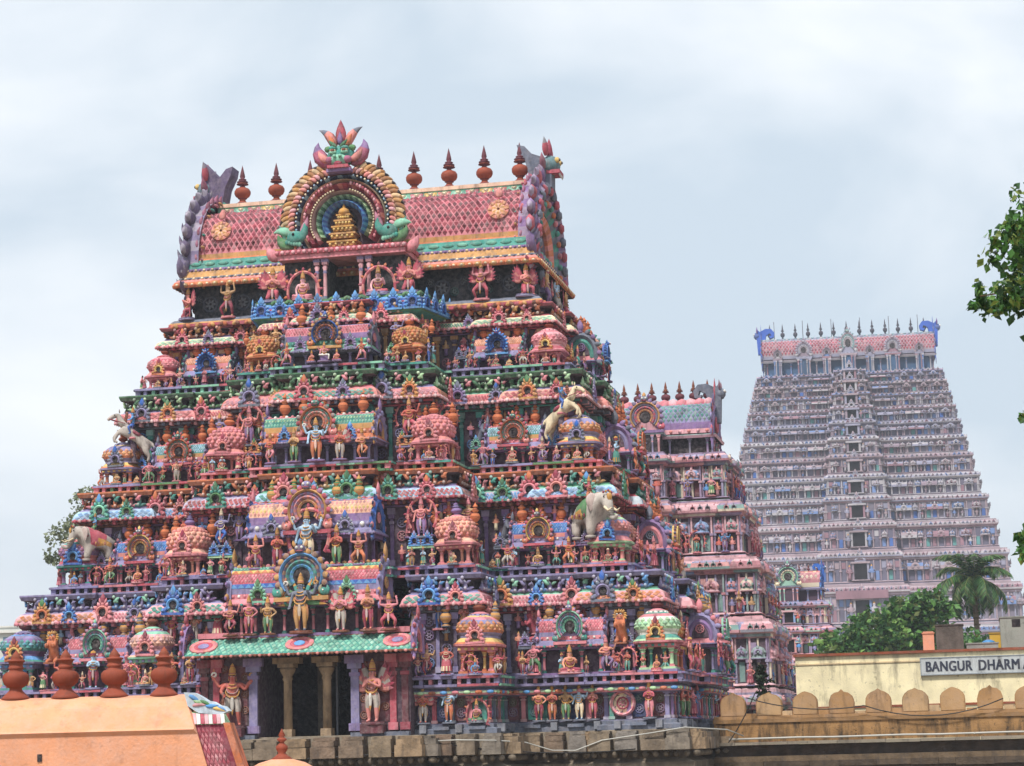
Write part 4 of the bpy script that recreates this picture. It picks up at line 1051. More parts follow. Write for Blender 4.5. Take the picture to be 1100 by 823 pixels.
        if i > 0:
            niche_panel(tower, (s * up, -(B + PP - .62), zf), 0, max(.6, min(.85, uI - W / 2 - c + .35)), BH[i] + .1, ('orange', 'lav') if i == 2 else ('lav', 'palegreen'), KP[('ochre', 'sky', 'ochre', 'palegreen')[i]])
            for q in (1, -1): put(R_.choice(['praying', 'akimbo', 'dancing']), s * up + q * .18, B + PP + .08, zf + .03, (.6, .5, .48, .4)[i])
            put(R_.choice(['blessing', 'akimbo', 'dancing']), s * up, B + PP - .45, zf + BH[i] + .3, (1.0, 1.05, 1.1, .8)[i], kw=dict(fingers=True))
            put('lunging', s * (up + .75), B + PP - 1.0, zf + BH[i] + .75, (.8, .8, .8, .55)[i])
        else:
            for k_, uu in enumerate((3.75, 4.35)):
                put(R_.choice(['akimbo', 'dancing', 'praying']), s * uu, B + PP + .05, zf + .03, .85)
        # flank of the central bay
        for k_, (dy, ps_) in enumerate(((.55, 'akimbo'), (1.15, 'praying'))): put(ps_, -(B + PP - dy) if s > 0 else (B + PP - dy), Cw - .1, zf + .03, .7, s)
        # right and left flanks
        yb = (1.5 - .15 * i)
        for yy, pal_, kk in ((-(B - 1.9 - .35 * (3 - i) * .6), ci['pal'], ci['kp']), ((B - 1.9 - .35 * (3 - i) * .6), co['pal'], 'pink')):
            domed_shrine(tower, (s * (A - .85), yy, zf), s * PI / 2, W * .9, BH[i], pal_, KP[kk], 'scale', ('orange', 'brown'))
            put('seated', yy * s, A - .1, zf + .03, .6, s)
        barrel_shrine(tower, (s * (A - .12), 0, zf), s * PI / 2, 2.5 - .25 * i, BH[i] + .15, 1.1, .8, ('lav', 'teal', 'pink', 'mauve'), bb['b'], bb['g'], bb['a'], 3, S_['urn'], arch=((.95, 1.05), (.95, 1.0), (.9, .95), (.7, .75))[i])
        domed_shrine(tower, (s * (A - .78), B - .45, zf), s * PI / 2, W, BH[i], co['pal'], KP[co['kp']], co['st'], ('terra', 'brown'))
        ny = 9 - i
        for k_ in range(ny):
            yy = -(B - .1) + (2 * B - .2) * (k_ + .5) / ny
            put(R_.choice(['praying', 'blessing', 'akimbo', 'dancing', 'lunging', 'supporting']), yy * s, A + (.12 if abs(yy) > 1.5 else .55), zf + .03, R_.uniform(.75, .98) * (1, .95, .9, .75)[i], s)
            if k_ % 2: put(R_.choice(['blessing', 'akimbo', 'lunging']), yy * s, A - 1.0, zf + BH[i] + .55, (1.0, 1.0, .95, .6)[i], s)
            elif k_ % 4 == 0: link('lion_statue', lion_mesh(*R_.choice([('orange', 'gold'), ('mauve', 'slate'), ('rose', 'salmon')])), tower, (s * (A - .95), yy, zf + BH[i] + .3), s * PI / 2, .9)
    # central shrine
    ce = CEN[i]; wc = B + PP + pp - .55 if i else 8.25
    barrel_shrine(tower, (0, -wc, ce['z']), 0, ce['L'], ce['h'], ce['D'], ce['H'], ce['pal'], ce['b'], ce['g'], ce['a'], ce['n'], ('ochre', 'green') if i == 1 else ('orange', 'brown'),
                  arch=((1.75, 1.75), (1.6, 1.7), (1.4, 1.35), (1.15, 1.15))[i], side_kudu=KP[ce['k']], urn_s=.66, name='central_shrine')
    wf = wc + ce['D'] * .62 + .1; zc = ce['z']
    if i == 0:
        cast = [('blessing', 0, 1.5, 'slate', 'ochre', 'plume emblems'), ('praying', 1.25, 1.12, 'pink', 'weathered', 'wings'), ('praying', 2.1, 1.15, 'skin', 'crimson', ''), ('akimbo', -1.05, .95, 'tan', 'green', ''), ('akimbo', -1.65, 1.0, 'pink', 'rose', ''),
                ('dancing', -2.25, .95, 'salmon', 'crimson', ''), ('supporting', 2.75, 1.0, 'pink', 'rose', '')]
    elif i == 1:
        cast = [('blessing', 0, 1.5, 'paleblue', 'cream', 'halo emblems'), ('praying', .95, 1.05, 'redskin', 'green', ''), ('praying', -.95, 1.05, 'redskin', 'crimson', ''), ('supporting', 1.65, .95, 'salmon', 'orange', ''), ('supporting', -1.65, .95, 'salmon', 'crimson', '')]
    elif i == 2:
        cast = [('blessing', 0, 1.15, 'paleblue', 'orange', 'emblems'), ('praying', .78, .92, 'redskin', 'weathered', 'wings'), ('praying', -.72, .92, 'tan', 'green', ''), ('dancing', 1.5, .85, 'skin', 'orange', ''), ('dancing', -1.5, .85, 'redskin', 'pink', '')]
    else:
        cast = [('seated_ease', 0, .62, 'pink', 'white', ''), ('seated', .42, .5, 'salmon', 'crimson', ''), ('seated', -.42, .5, 'salmon', 'orange', ''), ('lunging', 1.25, .62, 'redskin', 'pink', ''), ('lunging', -1.25, .62, 'redskin', 'pink', '')]
    for ps_, u, sz, sk, cl, ex in cast:
        put(ps_, u, wf, zc + .06, sz, 0, statue_mesh(ps_, sk, cl, fingers=sz > .9, extra=ex, base='mauve' if i else 'brown'))

# white elephants and horses with riders standing out at the corners
for s, col, cloth in ((1, 'white', 'green'), (-1, 'cream', 'rose')):
    e = link('elephant_statue', elephant_mesh('weathered', cloth), tower, (s * 8.35, -5.45, 15.2), s * .80, 1.3 if s > 0 else 1.05, 'white elephant with green saddle cloth at the tower corner' if s > 0 else 'pale elephant with pink saddle cloth at the left edge of the tower')
    link('rider', statue_mesh('riding', 'rose', 'orange') if s > 0 else statue_mesh('riding', 'sky', 'green'), e, (0, .08, .78), 0, .62)
    h = link('horse_statue', horse_mesh('cream' if s > 0 else 'weathered'), tower, (s * 7.35, -4.55, 18.5), s * 1.25, 1.12, 'rearing cream horse under a blue rider' if s > 0 else 'rearing white horse at the left edge of the tower')
    link('rider', statue_mesh('riding', 'sky', 'blue'), h, (0, .02, .74), 0, .8)
    link('lion_statue', lion_mesh('orange', 'gold'), tower, (s * 9.3, -6.4, 11.86), 0, 1.0, 'seated orange lion with a gold mane')
    for k_ in range(3): put('kneeling', s * (-3.4 + 2.6 * k_), 10.75, 12.1, .85, s, kw=dict(extra='wings'))

# porch with its dark doorway, stone columns and green tiled eave
mb = MB(); wl = K['plum']; yf = -8.95
for s in (1, -1):
    mb.box(min(s * 1.45, s * 3.3), max(s * 1.45, s * 3.3), yf, -5.2, 9.28, 11.95, wl)
    for u, a, b in ((1.6, 'lav', 'mauve'), (2.78, 'rose', 'pink'), (3.15, 'rosewood', 'rose')): pilaster(mb, s * u, yf, 9.45, 11.7, .26 if u < 2 else .2, K[a], mixc(K[a], K[b], .5))
    mb.box(min(s * 1.8, s * 2.65), max(s * 1.8, s * 2.65), yf - .02, yf + .1, 9.7, 11.5, K['rosewood'])
    mb.box(min(s * 1.85, s * 2.55), max(s * 1.85, s * 2.55), yf - .45, yf, 9.36, 9.62, K['rosewood'])
    mb.box(min(s * 1.5, s * 3.3), max(s * 1.5, s * 3.3), yf - .25, yf, 9.28, 9.40, K['slate'])
    for k in range(7): rosette(mb, s * 2.2 + (.33 if k % 2 else -.33), 9.9 + .25 * k, yf - .02, .13, K['brown'])
mb.box(-1.45, 1.45, yf + .35, -5.2, 11.7, 11.95, K['dark']); mb.box(-1.45, 1.45, -5.6, -5.2, 9.28, 11.7, K['dark'])
mb.box(-1.45, 1.45, yf, -5.6, 9.285, 9.33, K['stone'])
mb.box(-.22, .22, -6.9, -6.4, 9.33, 11.7, mixc(K['stone'], K['dark'], .5)); mb.box(.4, .46, -7.0, -6.9, 9.33, 11.7, K['grey'])
mb.box(-3.45, 3.45, yf - .05, -7.6, 11.95, 12.33, K['brown'])
for s in (1, -1): mb.box(min(s * 1.9, s * 3.35), max(s * 1.9, s * 3.35), yf - .12, yf + .2, 12.34, 12.50, K['pink'])
porch = link('porch', mb.mesh('porch', M_PAINT), tower)
for s in (1, -1):
    mb = MB(); x = s * .62; g = mixc(K['stone'], K['tan'], .25)
    mb.cb(x, yf + .3, 9.33, .34, .34, .22, g); mb.lathe([(.14, 9.55), (.13, 11.0), (.17, 11.05), (.14, 11.12), (.24, 11.3), (.26, 11.36), (.2, 11.4)], 10, g, x, yf + .3); mb.cb(x, yf + .3, 11.4, .5, .5, .12, g); mb.cb(x, yf + .3, 11.52, .85, .4, .18, g)
    link('stone_column', mb.mesh('stone_column', M_STONE), porch)
mb = MB()
y1, z1, y0, z0 = -9.75, 11.80, -8.9, 12.36
v = [(-3.75, y1, z1), (3.75, y1, z1), (3.55, y0, z0), (-3.55, y0, z0), (-3.75, y1, z1 - .05), (3.75, y1, z1 - .05), (3.55, y0, z0 - .3), (-3.55, y0, z0 - .3)]
mb.add(v, [(0, 1, 2, 3), (4, 5, 1, 0), (7, 6, 5, 4), (5, 6, 2, 1), (7, 4, 0, 3)], [K['teal'], K['brown'], K['brown'], K['teal'], K['teal']])
def sf(i, j, h): return (-3.72 + .2 * j + (7.44 - .4 * j) * i, y1 + (y0 - y1) * j - h * .5, z1 + (z0 - z1) * j + h)
mb.diamonds(sf, 40, 6, [K['mint'], mixc(K['mint'], K['teal'], .4)], K['teal'], .04)
for k in range(50): mb.ball(-3.7 + 7.4 * k / 49, y1 - .01, z1 - .04, .06, .04, .05, K[('brown', 'salmon')[k % 2]], 6, 3)
for x in (-3.05, 0, 3.05):
    mb.push(T(x, -9.36, 12.06) @ Matrix.Rotation(-.98, 4, 'X')); mb.push(Matrix.Diagonal((1.25, 1, 1, 1)))
    mb.ring(0, 0, .0, .14, -.10, 0, 0, 2 * PI, 12, K['sky' if x == 0 else 'lav']); mb.ring(0, 0, .14, .24, -.07, 0, 0, 2 * PI, 14, K['rose']); mb.ring(0, 0, .24, .36, -.09, 0, 0, 2 * PI, 14, [K['pink'], K['salmon']]); mb.pop(); mb.pop()
link('tiled_eave', mb.mesh('tiled_eave', M_PAINT), porch)
eg = end_gable_mesh(1.1, .9, ('mauve', 'pink', 'rose'))
for s in (1, -1): link('gable_end', eg, porch, (s * 3.62, -9.2, 11.85), s * PI / 2)
put('guardian', -2.2, 9.18, 9.60, 1.6, me=statue_mesh('guardian', 'redskin', 'weathered', fingers=True, extra='club emblems', base='rosewood', shin='redskin'), name='guardian_statue')
put('praying', 2.2, 9.18, 9.60, 1.6, me=statue_mesh('praying', 'salmon', 'weathered', fingers=True, extra='wings', base='rosewood', shin='salmon'), name='guardian_statue')
# figures of the ground storey
row = [(3.55, 8.45, 'praying', 'redskin', 'weathered', 'wings', .92), (4.35, 8.45, 'blessing', 'paleblue', 'orange', '', .98), (5.2, 8.45, 'seated', 'pink', 'green', 'halo', .85)]
row += [(6.7 + .42 * k, 6.5, p_, a, b, '', .92) for k, (p_, a, b) in enumerate((('akimbo', 'skin', 'crimson'), ('praying', 'redskin', 'orange'), ('akimbo', 'tan', 'green'), ('blessing', 'paleblue', 'cream'), ('praying', 'salmon', 'rose')))]
row += [(10.15, 6.75, 'praying', 'rose', 'pink', '', .95)]
for u, ww, ps_, sk, cl, ex, sz in row:
    for s in (1, -1): put(ps_, s * u, ww, 9.58, sz, me=statue_mesh(ps_, sk, cl, extra=ex, base='slate'))
for sd in (1, -1):
    for k in range(10): put(R_.choice(['praying', 'akimbo', 'blessing']), (-5.6 + 1.2 * k) * sd, 11.0, 9.58, .9, sd)
mb = MB(); mb.ring(9.3, 10.08, .30, .40, -6.62, -6.4, 0, 2 * PI, 20, [K['pink'], K['ltpink']]); mb.ring(9.3, 10.08, .0, .3, -6.5, -6.4, 0, 2 * PI, 16, K['cream']); rosette(mb, 9.3, 10.08, -6.5, .2, K['crimson'])
link('round_medallion', mb.mesh('round_medallion', M_PAINT), tower)

# ---- top: dark gallery, eave, great barrel roof
mb = MB(); zg = 23.3
gp = [(-5.9, -2.5), (5.9, -2.5), (5.9, 2.5), (-5.9, 2.5)]
ledge = mirror_plan([(3.0, -4.5), (3.0, -3.3), (6.55, -3.3)])
sweep(mb, ledge, [(0, zg - .02, K['rose']), (.0, zg + .10, K['ochre']), (-.05, zg + .16, K['slate']), (-.1, zg + .22, K['slate']), (-.15, zg + .26, K['slate'])])
sweep(mb, gp, [(.2, zg + .2, K['slate']), (.2, zg + .38, K['slate']), (.0, zg + .42, K['char']), (0, 24.9, K['char']), (.1, 24.95, K['dark']), (.1, 25.1, K['dark'])])
for p, ln, n, m in edges(gp, 0):
    mb.push(m); k = int(ln / 1.15)
    for i in range(k):
        x = (i + .5) * ln / k; rosette(mb, x, 24.2, 0, .3, mixc(K['char'], K['slate'], .4)); rosette(mb, x + .42, 24.05, 0, .16, mixc(K['char'], K['teal'], .3)); rosette(mb, x - .42, 24.4, 0, .16, mixc(K['char'], K['slate'], .3))
    mb.pop()
for p, ln, n, m in edges(ledge, .0):
    mb.push(m); k = int(ln / .22)
    for i in range(k): mb.bud((i + .5) * ln / k, -.03, zg - .04, (.5, -.5)[i % 2], .24, .15, .12, K[('orange', 'ochre', 'brown')[i % 3]], bend=(.8, -.8)[i % 2])
    mb.pop()
link('gallery', mb.mesh('gallery', M_PAINT), tower)
# blue lotus cornice under the central gable
mb = MB(); bp = mirror_plan([(2.55, -4.75), (2.55, -3.2)])
sweep(mb, bp, [(.05, 22.88, K['teal']), (.30, 22.98, K['green']), (.36, 23.06, K['blue']), (.30, 23.40, K['sky']), (.12, 23.52, K['green']), (.1, 23.6, K['green'])])
for p, ln, n, m in edges(bp, .36):
    mb.push(m); k = max(2, round(ln / .66))
    for i in range(k): mb.push(T((i + .5) * ln / k, .02, 23.02)); kudu(mb, .62, ('sky', 'blue', 'sky'), eye='navy'); mb.pop()
    for i in range(int(ln / .25)): mb.bud(.12 + i * .25, .12, 23.48, (.8, -.8)[i % 2], .22, .14, .1, K[('green', 'leaf')[i % 2]])
    mb.pop()
link('lotus_cornice', mb.mesh('lotus_cornice', M_PAINT), tower)
# eave: sloping bands of the big roof
mb = MB(); ep = [(-6.0, -2.75), (6.0, -2.75), (6.0, 2.75), (-6.0, 2.75)]
sweep(mb, ep, [(-.3, 24.85, K['dark']), (.42, 24.70, K['orange']), (.46, 24.78, K['orange']), (.40, 24.90, K['salmon']), (.30, 25.0, K['slate']), (.26, 25.08, K['ochre']), (.1, 25.32, K['mauve']), (.08, 25.42, K['teal']), (-.08, 25.74, K['orange']), (-.14, 25.80, K['ochre']), (-.3, 25.84, K['pink'])])
for p, ln, n, m in edges(ep, 0):
    mb.push(m)
    k = int((ln + .8) / .27)
    for i in range(k):
        x = -.4 + (ln + .8) * (i + .5) / k
        mb.ball(x, -.46, 24.79, .12, .05, .09, K[('orange', 'ochre')[i % 2]], 8, 4); mb.ball(x, -.50, 24.80, .055, .03, .04, K['cream'], 6, 3)
    k = int((ln + .5) / .15)
    for i in range(k):
        x = -.25 + (ln + .5) * (i + .5) / k; mb.ball(x, -.30, 25.03, .06, .05, .05, K[('slate', 'cream')[i % 2]], 6, 3); mb.ball(x, -.11, 25.36, .06, .05, .045, K[('mauve', 'cream')[i % 2]], 6, 3)
    k = int(ln / .5)
    for i in range(k): mb.ball((i + .5) * ln / k, -.02, 25.57, .2, .06, .09, mixc(K['teal'], K['mint'], .5 if i % 2 else .15), 8, 4)
    mb.pop()
link('roof_eave', mb.mesh('roof_eave', M_PAINT), tower)
rb = ((0.0, .025, 'ochre', 'p', ()), (.025, .40, 'pink', 'd', (('crimson', 'rosewood', 'rose'), 'pink', 17)), (.40, .5, 'paleblue', 'p', ()))
big = link('barrel_roof', barrel_mesh(11.5, 5.0, 2.02, rb, dens=1.9), tower, (0, 0, 25.80))
for s in (1, -1):   # gold discs near the ends
    mb = MB(); mb.ring(0, 0, .05, .24, -.08, 0, 0, 2 * PI, 14, [K['ochre'], K['peach']]); mb.ring(0, 0, .24, .37, -.05, 0, 0, 2 * PI, 16, [mixc(K['ochre'], K['rose'], .4), K['salmon']])
    for k in range(8): mb.bud(.2 * math.cos(k * PI / 4), -.05, .2 * math.sin(k * PI / 4), PI / 2 - k * PI / 4, .18, .13, .06, mixc(K['ochre'], K['pink'], .3))
    mb.bud(0, -.04, .45, 0, .4, .28, .1, K['salmon'])
    o = link('gold_disc', mb.mesh('gold_disc', M_PAINT), big, (s * 4.95, -2.42, 1.0)); o.rotation_euler = (-.28, 0, 0)
mb = MB(); mb.box(-5.75, 5.75, -.55, .55, 27.60, 28.22, K['mint']); mb.box(-5.75, 5.75, -.70, .70, 27.55, 27.80, K['paleblue'])
for k in range(46): mb.ball(-5.6 + .25 * k, -.71, 27.70, .06, .04, .05, K[('white', 'cream')[k % 2]], 6, 4)
for k in range(22):
    x = -5.5 + .5 * k + .12; q = K[('salmon', 'mint', 'pink', 'yellow')[k % 4]]
    mb.ring(x, 28.06, .0, .10, -.62, -.5, 0, -PI, 7, K['cream']); mb.ring(x, 28.06, .10, .24, -.60, -.5, 0, -PI, 9, [q, mixc(q, K['white'], .3)])
mb.box(-5.75, 5.75, -.60, .60, 28.12, 28.25, mixc(K['cream'], K['salmon'], .4))
link('ridge', mb.mesh('ridge', M_PAINT), tower)
for k in range(-4, 5): link('roof_finial', finial_mesh(), tower, (.18 + 1.275 * k, -.25, 28.23), R_.uniform(0, 3), 1.5)
# flaming end gables with rearing masks
for s in (1, -1):
    mb = MB(); D, H_ = 5.3, 2.75; r = D / 2; sz = H_ / r
    ca, cb_, cd = (K['mauve'], K['rose'], K['slate']) if s > 0 else (mixc(K['mauve'], K['slate'], .5), K['purple'], K['slate'])
    mb.ring(0, 0, .02, r * .42, -.05, .1, 0, PI, 16, K['plum'], sz); mb.ring(0, 0, r * .42, r * .58, -.25, .1, -.1, PI + .1, 20, [K['orange'], K['salmon']], sz)
    mb.ring(0, 0, r * .58, r * .78, -.35, .1, -.15, PI + .15, 22, [K['slate'], K['teal']], sz); mb.ring(0, 0, r * .78, r * 1.02, -.5, .2, -.25, PI + .25, 26, [ca, mixc(ca, K['white'], .2)], sz)
    for k in range(19):
        t = -.45 + (PI + .9) * k / 18
        mb.bud(r * .95 * math.cos(t), -.25, H_ * .95 * math.sin(t), PI / 2 - t, .78, .62, .32, (ca, cb_)[k % 2], bend=.9 if t < PI / 2 else -.9, tip=mixc(ca, K['white'], .25))
        mb.bud(r * .8 * math.cos(t), -.45, H_ * .8 * math.sin(t), PI / 2 - t, .5, .4, .25, (cd, cb_)[k % 2], bend=.9 if t < PI / 2 else -.9)
        mb.ball(r * .68 * math.cos(t), -.38, H_ * .68 * math.sin(t), .12, .1, .12, K[('pink', 'orange', 'teal')[k % 3]], 7, 4)
    for q in (1, -1):
        mb.bud(q * r * .95, -.3, -.35, q * 1.9, 1.0, .5, .35, ca, bend=-q * 1.6); mb.bud(q * r * 1.0, -.2, -.7, q * 2.4, .8, .4, .3, cb_, bend=-q * 1.4)
    for k in range(11):
        t = -.30 + 1.75 * k / 10
        for q in (1, -1):
            mb.push(T(q * r * .97 * math.cos(t), -.05, H_ * .98 * math.sin(t)) @ RZ(PI / 2)); fcol = (ca, cb_, mixc(ca, K['slate'], .5))[k % 3]
            ln_ = .80 if s < 0 else .58
            mb.bud(-.10, 0, -.15, -(1.35 - .08 * k), ln_, .21, .34, fcol, bend=.95, tip=mixc(fcol, K['dark'], .35)); mb.bud(-.10, 0, .02, -(1.2 - .07 * k), ln_ * .75, .09, .37, mixc(fcol, K['white'], .25), bend=.9)
            mb.bud(.22, q * .02, -.05, -(.7 - .03 * k), .42, .14, .40, mixc(fcol, K['rose'], .5), bend=.9); mb.ball(.36, 0, 0, .05, .21, .06, K[('ochre', 'teal', 'pink')[k % 3]], 6, 4)
            mb.pop()
    column(mb, -.5, -.15, -1.4, -.1, .09, K['pink'], K['lav']); column(mb, .5, -.15, -1.4, -.1, .09, K['pink'], K['lav'])
    ge = link('gable_end', mb.mesh('gable_end', M_PAINT), tower, (s * 5.85, 0, 25.6), s * PI / 2)
    # mask rising above the ridge: face outward, curled crest towards the roof
    mb = MB(); fc = K['slate'] if s > 0 else K['purple']
    def crest(pts, y0, y1, col): mb.prism(pts, y0, y1, col)
    mb.push(RZ(PI / 2))     # profile drawn in the plane across the gable: local x points inward to the roof
    crest([(-.38, 0), (.30, 0), (.34, .35), (.42, .75), (.62, 1.15), (.66, 1.38), (.45, 1.32), (.22, 1.05), (.05, 1.25), (-.30, 1.62), (-.36, 1.2), (-.32, .6)] if s < 0 else
          [(-.35, 0), (.32, 0), (.36, .4), (.44, .8), (.66, 1.2), (.72, 1.42), (.48, 1.36), (.25, 1.1), (.0, 1.0), (-.3, .9), (-.36, .5)], -.30, .30, fc)
    mb.pop()
    mb.ball(0, -.28, .72, .42, .30, .34, mixc(fc, K['teal'], .35), 10, 6)
    for q in (1, -1):
        mb.ball(q * .18, -.52, .86, .10, .09, .10, K['yellow'], 8, 5); mb.ball(q * .18, -.60, .86, .045, .04, .05, K['dark'], 6, 4)
        mb.bud(q * .28, -.2, 1.0, q * .25, .62, .30, .2, K['rose'], bend=q * .4, tip=mixc(fc, K['white'], .2)); mb.bud(q * .4, -.15, .6, q * 1.4, .55, .3, .2, mixc(fc, K['rose'], .5), bend=-q * 1.2)
    mb.bud(0, -.25, 1.0, 0, .62, .3, .2, K['crimson']); mb.box(-.32, .32, -.62, -.2, .42, .54, K['rose'])
    for k in range(5): mb.bud(-.24 + .12 * k, -.6, .44, PI, .12, .07, .06, K['white'])
    link('lion_mask', mb.mesh('lion_mask', M_PAINT), ge, (0, -.15, 2.45), 0, 1.15)

# central gable over the upper door
mb = MB()
for s in (1, -1):
    mb.box(min(s * .55, s * 2.1), max(s * .55, s * 2.1), -4.1, -2.5, 23.55, 25.1, K['char'])
    for u in (.62, .9): column(mb, s * u, -4.3, 23.6, 25.08, .07, K['ltpink'], K['lav'])
    mb.box(min(s * .5, s * 1.05), max(s * .5, s * 1.05), -4.55, -4.1, 23.54, 23.75, K['slate'])
    mb.bud(s * 2.2, -4.35, 25.2, s * 1.5, .65, .4, .3, K['pink'], bend=-s * 1.3)
mb.box(-.55, .55, -2.9, -2.6, 23.55, 25.1, K['dark'])
mb.box(-2.2, 2.2, -4.55, -2.4, 25.08, 25.24, K['pink']); mb.box(-2.25, 2.25, -4.62, -2.4, 25.243, 25.40, K['rose'])
mb.box(-2.15, 2.15, -4.35, -2.2, 25.403, 25.46, K['pink'])
for k in range(24): mb.ball(-2.2 + 4.4 * k / 23, -4.63, 25.32, .08, .05, .07, K[('pink', 'ltpink')[k % 2]], 6, 3)
nas = link('gable_porch', mb.mesh('gable_porch', M_PAINT), tower)
mb = MB(); yb = -4.25; cz = 26.35
mb.ring(0, cz, .0, .62, yb + .45, yb + .9, 0, 2 * PI, 18, K['dark'], 1.25)
def big_ring(r0, r1, y0, cols, n=34, a=-.62): mb.ring(0, cz, r0, r1, y0, yb + .7, a, PI - a, n, cols, .98)
big_ring(.60, .82, yb - .02, [K['blue'], K['sky']]); big_ring(.82, 1.0, yb - .06, [K['green'], K['palegreen']]); big_ring(1.0, 1.16, yb - .02, [K['ltpink']]); big_ring(1.16, 1.42, yb - .1, [K['crimson'], K['rose'], K['salmon']])
big_ring(1.42, 1.52, yb - .05, [K['cream']]); big_ring(1.52, 1.68, yb - .08, [K['navy'], K['paleblue'], K['navy']], 44); big_ring(1.68, 1.86, yb - .03, [K['pink'], K['salmon']], 40)
for k in range(47):
    t = -.5 + (PI + 1.0) * k / 46; sg_ = 1 if t < PI / 2 else -1
    if abs(t - PI / 2) < .2: continue
    mb.bud(1.78 * math.cos(t), yb - .02, cz + 1.78 * .98 * math.sin(t), PI / 2 - t - sg_ * .35, .56, .20, .16, (K['ochre'], mixc(K['ochre'], K['cream'], .45), mixc(K['ochre'], K['brown'], .6))[k % 3], bend=sg_ * 1.7, tip=(mixc(K['gold'], K['brown'], .5), K['dark'])[k % 2])
    mb.bud(1.66 * math.cos(t + .03), yb - .12, cz + 1.64 * math.sin(t + .03), PI / 2 - t - sg_ * .2, .30, .15, .12, (mixc(K['ochre'], K['brown'], .6), K['ltpink'], K['salmon'])[k % 3], bend=sg_ * 1.4, tip=K['peach'])
    mb.ball(1.30 * math.cos(t), yb - .18, cz + 1.28 * math.sin(t), .05, .05, .07, K[('pink', 'crimson', 'ltpink')[k % 3]], 6, 4); mb.ball(1.1 * math.cos(t), yb - .10, cz + 1.08 * math.sin(t), .04, .04, .04, K['cream'], 6, 4); mb.ball(1.6 * math.cos(t), yb - .14, cz + 1.57 * math.sin(t), .04, .03, .04, K[('paleblue', 'cream')[k % 2]], 6, 3)
mb.box(-1.2, 1.2, yb + .5, -1.5, 25.46, 27.6, K['plum'])      # the short cross roof behind
mb.push(T(0, (yb + .5 - 1.2) / 2, 26.35)); mb.push(RZ(PI / 2)); n_ = 12; dd = 1.3
v = []; 
for k in range(n_ + 1):
    a = PI * k / n_; v += [(-1.3, 1.75 * math.cos(a), 1.75 * math.sin(a)), (1.3, 1.75 * math.cos(a), 1.75 * math.sin(a))]
mb.add(v, [(2 * k, 2 * k + 1, 2 * k + 3, 2 * k + 2) for k in range(n_)], K['palegreen'], True); mb.pop(); mb.pop()
for s in (1, -1):   # green sea-dragons at the springing
    x = s * 1.62
    mb.ball(x, yb - .12, 25.85, .32, .2, .26, K['teal'], 10, 6); mb.bud(x - s * .1, yb - .2, 25.75, -s * 1.2, .75, .3, .22, K['teal'], bend=s * 1.5); mb.bud(x + s * .15, yb - .1, 25.95, s * .6, .7, .32, .2, K['mint'], bend=s * 1.3)
    mb.bud(x - s * .2, yb - .16, 26.0, -s * .7, .62, .24, .18, mixc(K['pink'], K['mauve'], .4), bend=s * .5); mb.ball(x + s * .03, yb - .31, 25.95, .05, .04, .05, K['dark'], 6, 4)
    for q in range(6): mb.ball(x + s * (.28 - .09 * q), yb - .22, 25.70 - .02 * q, .07, .05, .09, mixc(K['teal'], K['mint'], q / 6), 6, 4); mb.bud(x + s * .3, yb - .05, 25.7 + .08 * q, s * (.9 + .1 * q), .4, .14, .1, K[('mint', 'teal')[q % 2]], bend=-s * .9)
    mb.bud(x + s * .1, yb - .1, 25.6, s * 1.9, .75, .4, .25, K['green'], bend=-s * 1.7)
gb = link('arched_gable', mb.mesh('arched_gable', M_PAINT), nas)
mb = MB()
for k, (ww, z) in enumerate(((.92, 25.47), (.80, 25.75), (.66, 26.0), (.52, 26.22), (.38, 26.42))):
    g = K['ochre'] if k % 2 else K['gold']
    mb.box(-ww / 2, ww / 2, yb - .12 + .05 * k, yb + .5, z, z + .13, mixc(g, K['brown'], .2)); mb.box(-ww / 2 - .06, ww / 2 + .06, yb - .17 + .05 * k, yb + .5, z + .13, z + .19, g)
    for q in range(5): mb.ball((q - 2) * ww * .22, yb - .16 + .05 * k, z + .07, .05, .05, .05, K['yellow'], 6, 4)
mb.lathe([(.16, 26.60), (.2, 26.68), (.15, 26.78), (.05, 26.84), (.06, 26.88), (0, 26.98)], 10, K['gold'], 0, yb + .15)
link('golden_shrine', mb.mesh('golden_shrine', M_PAINT), nas)
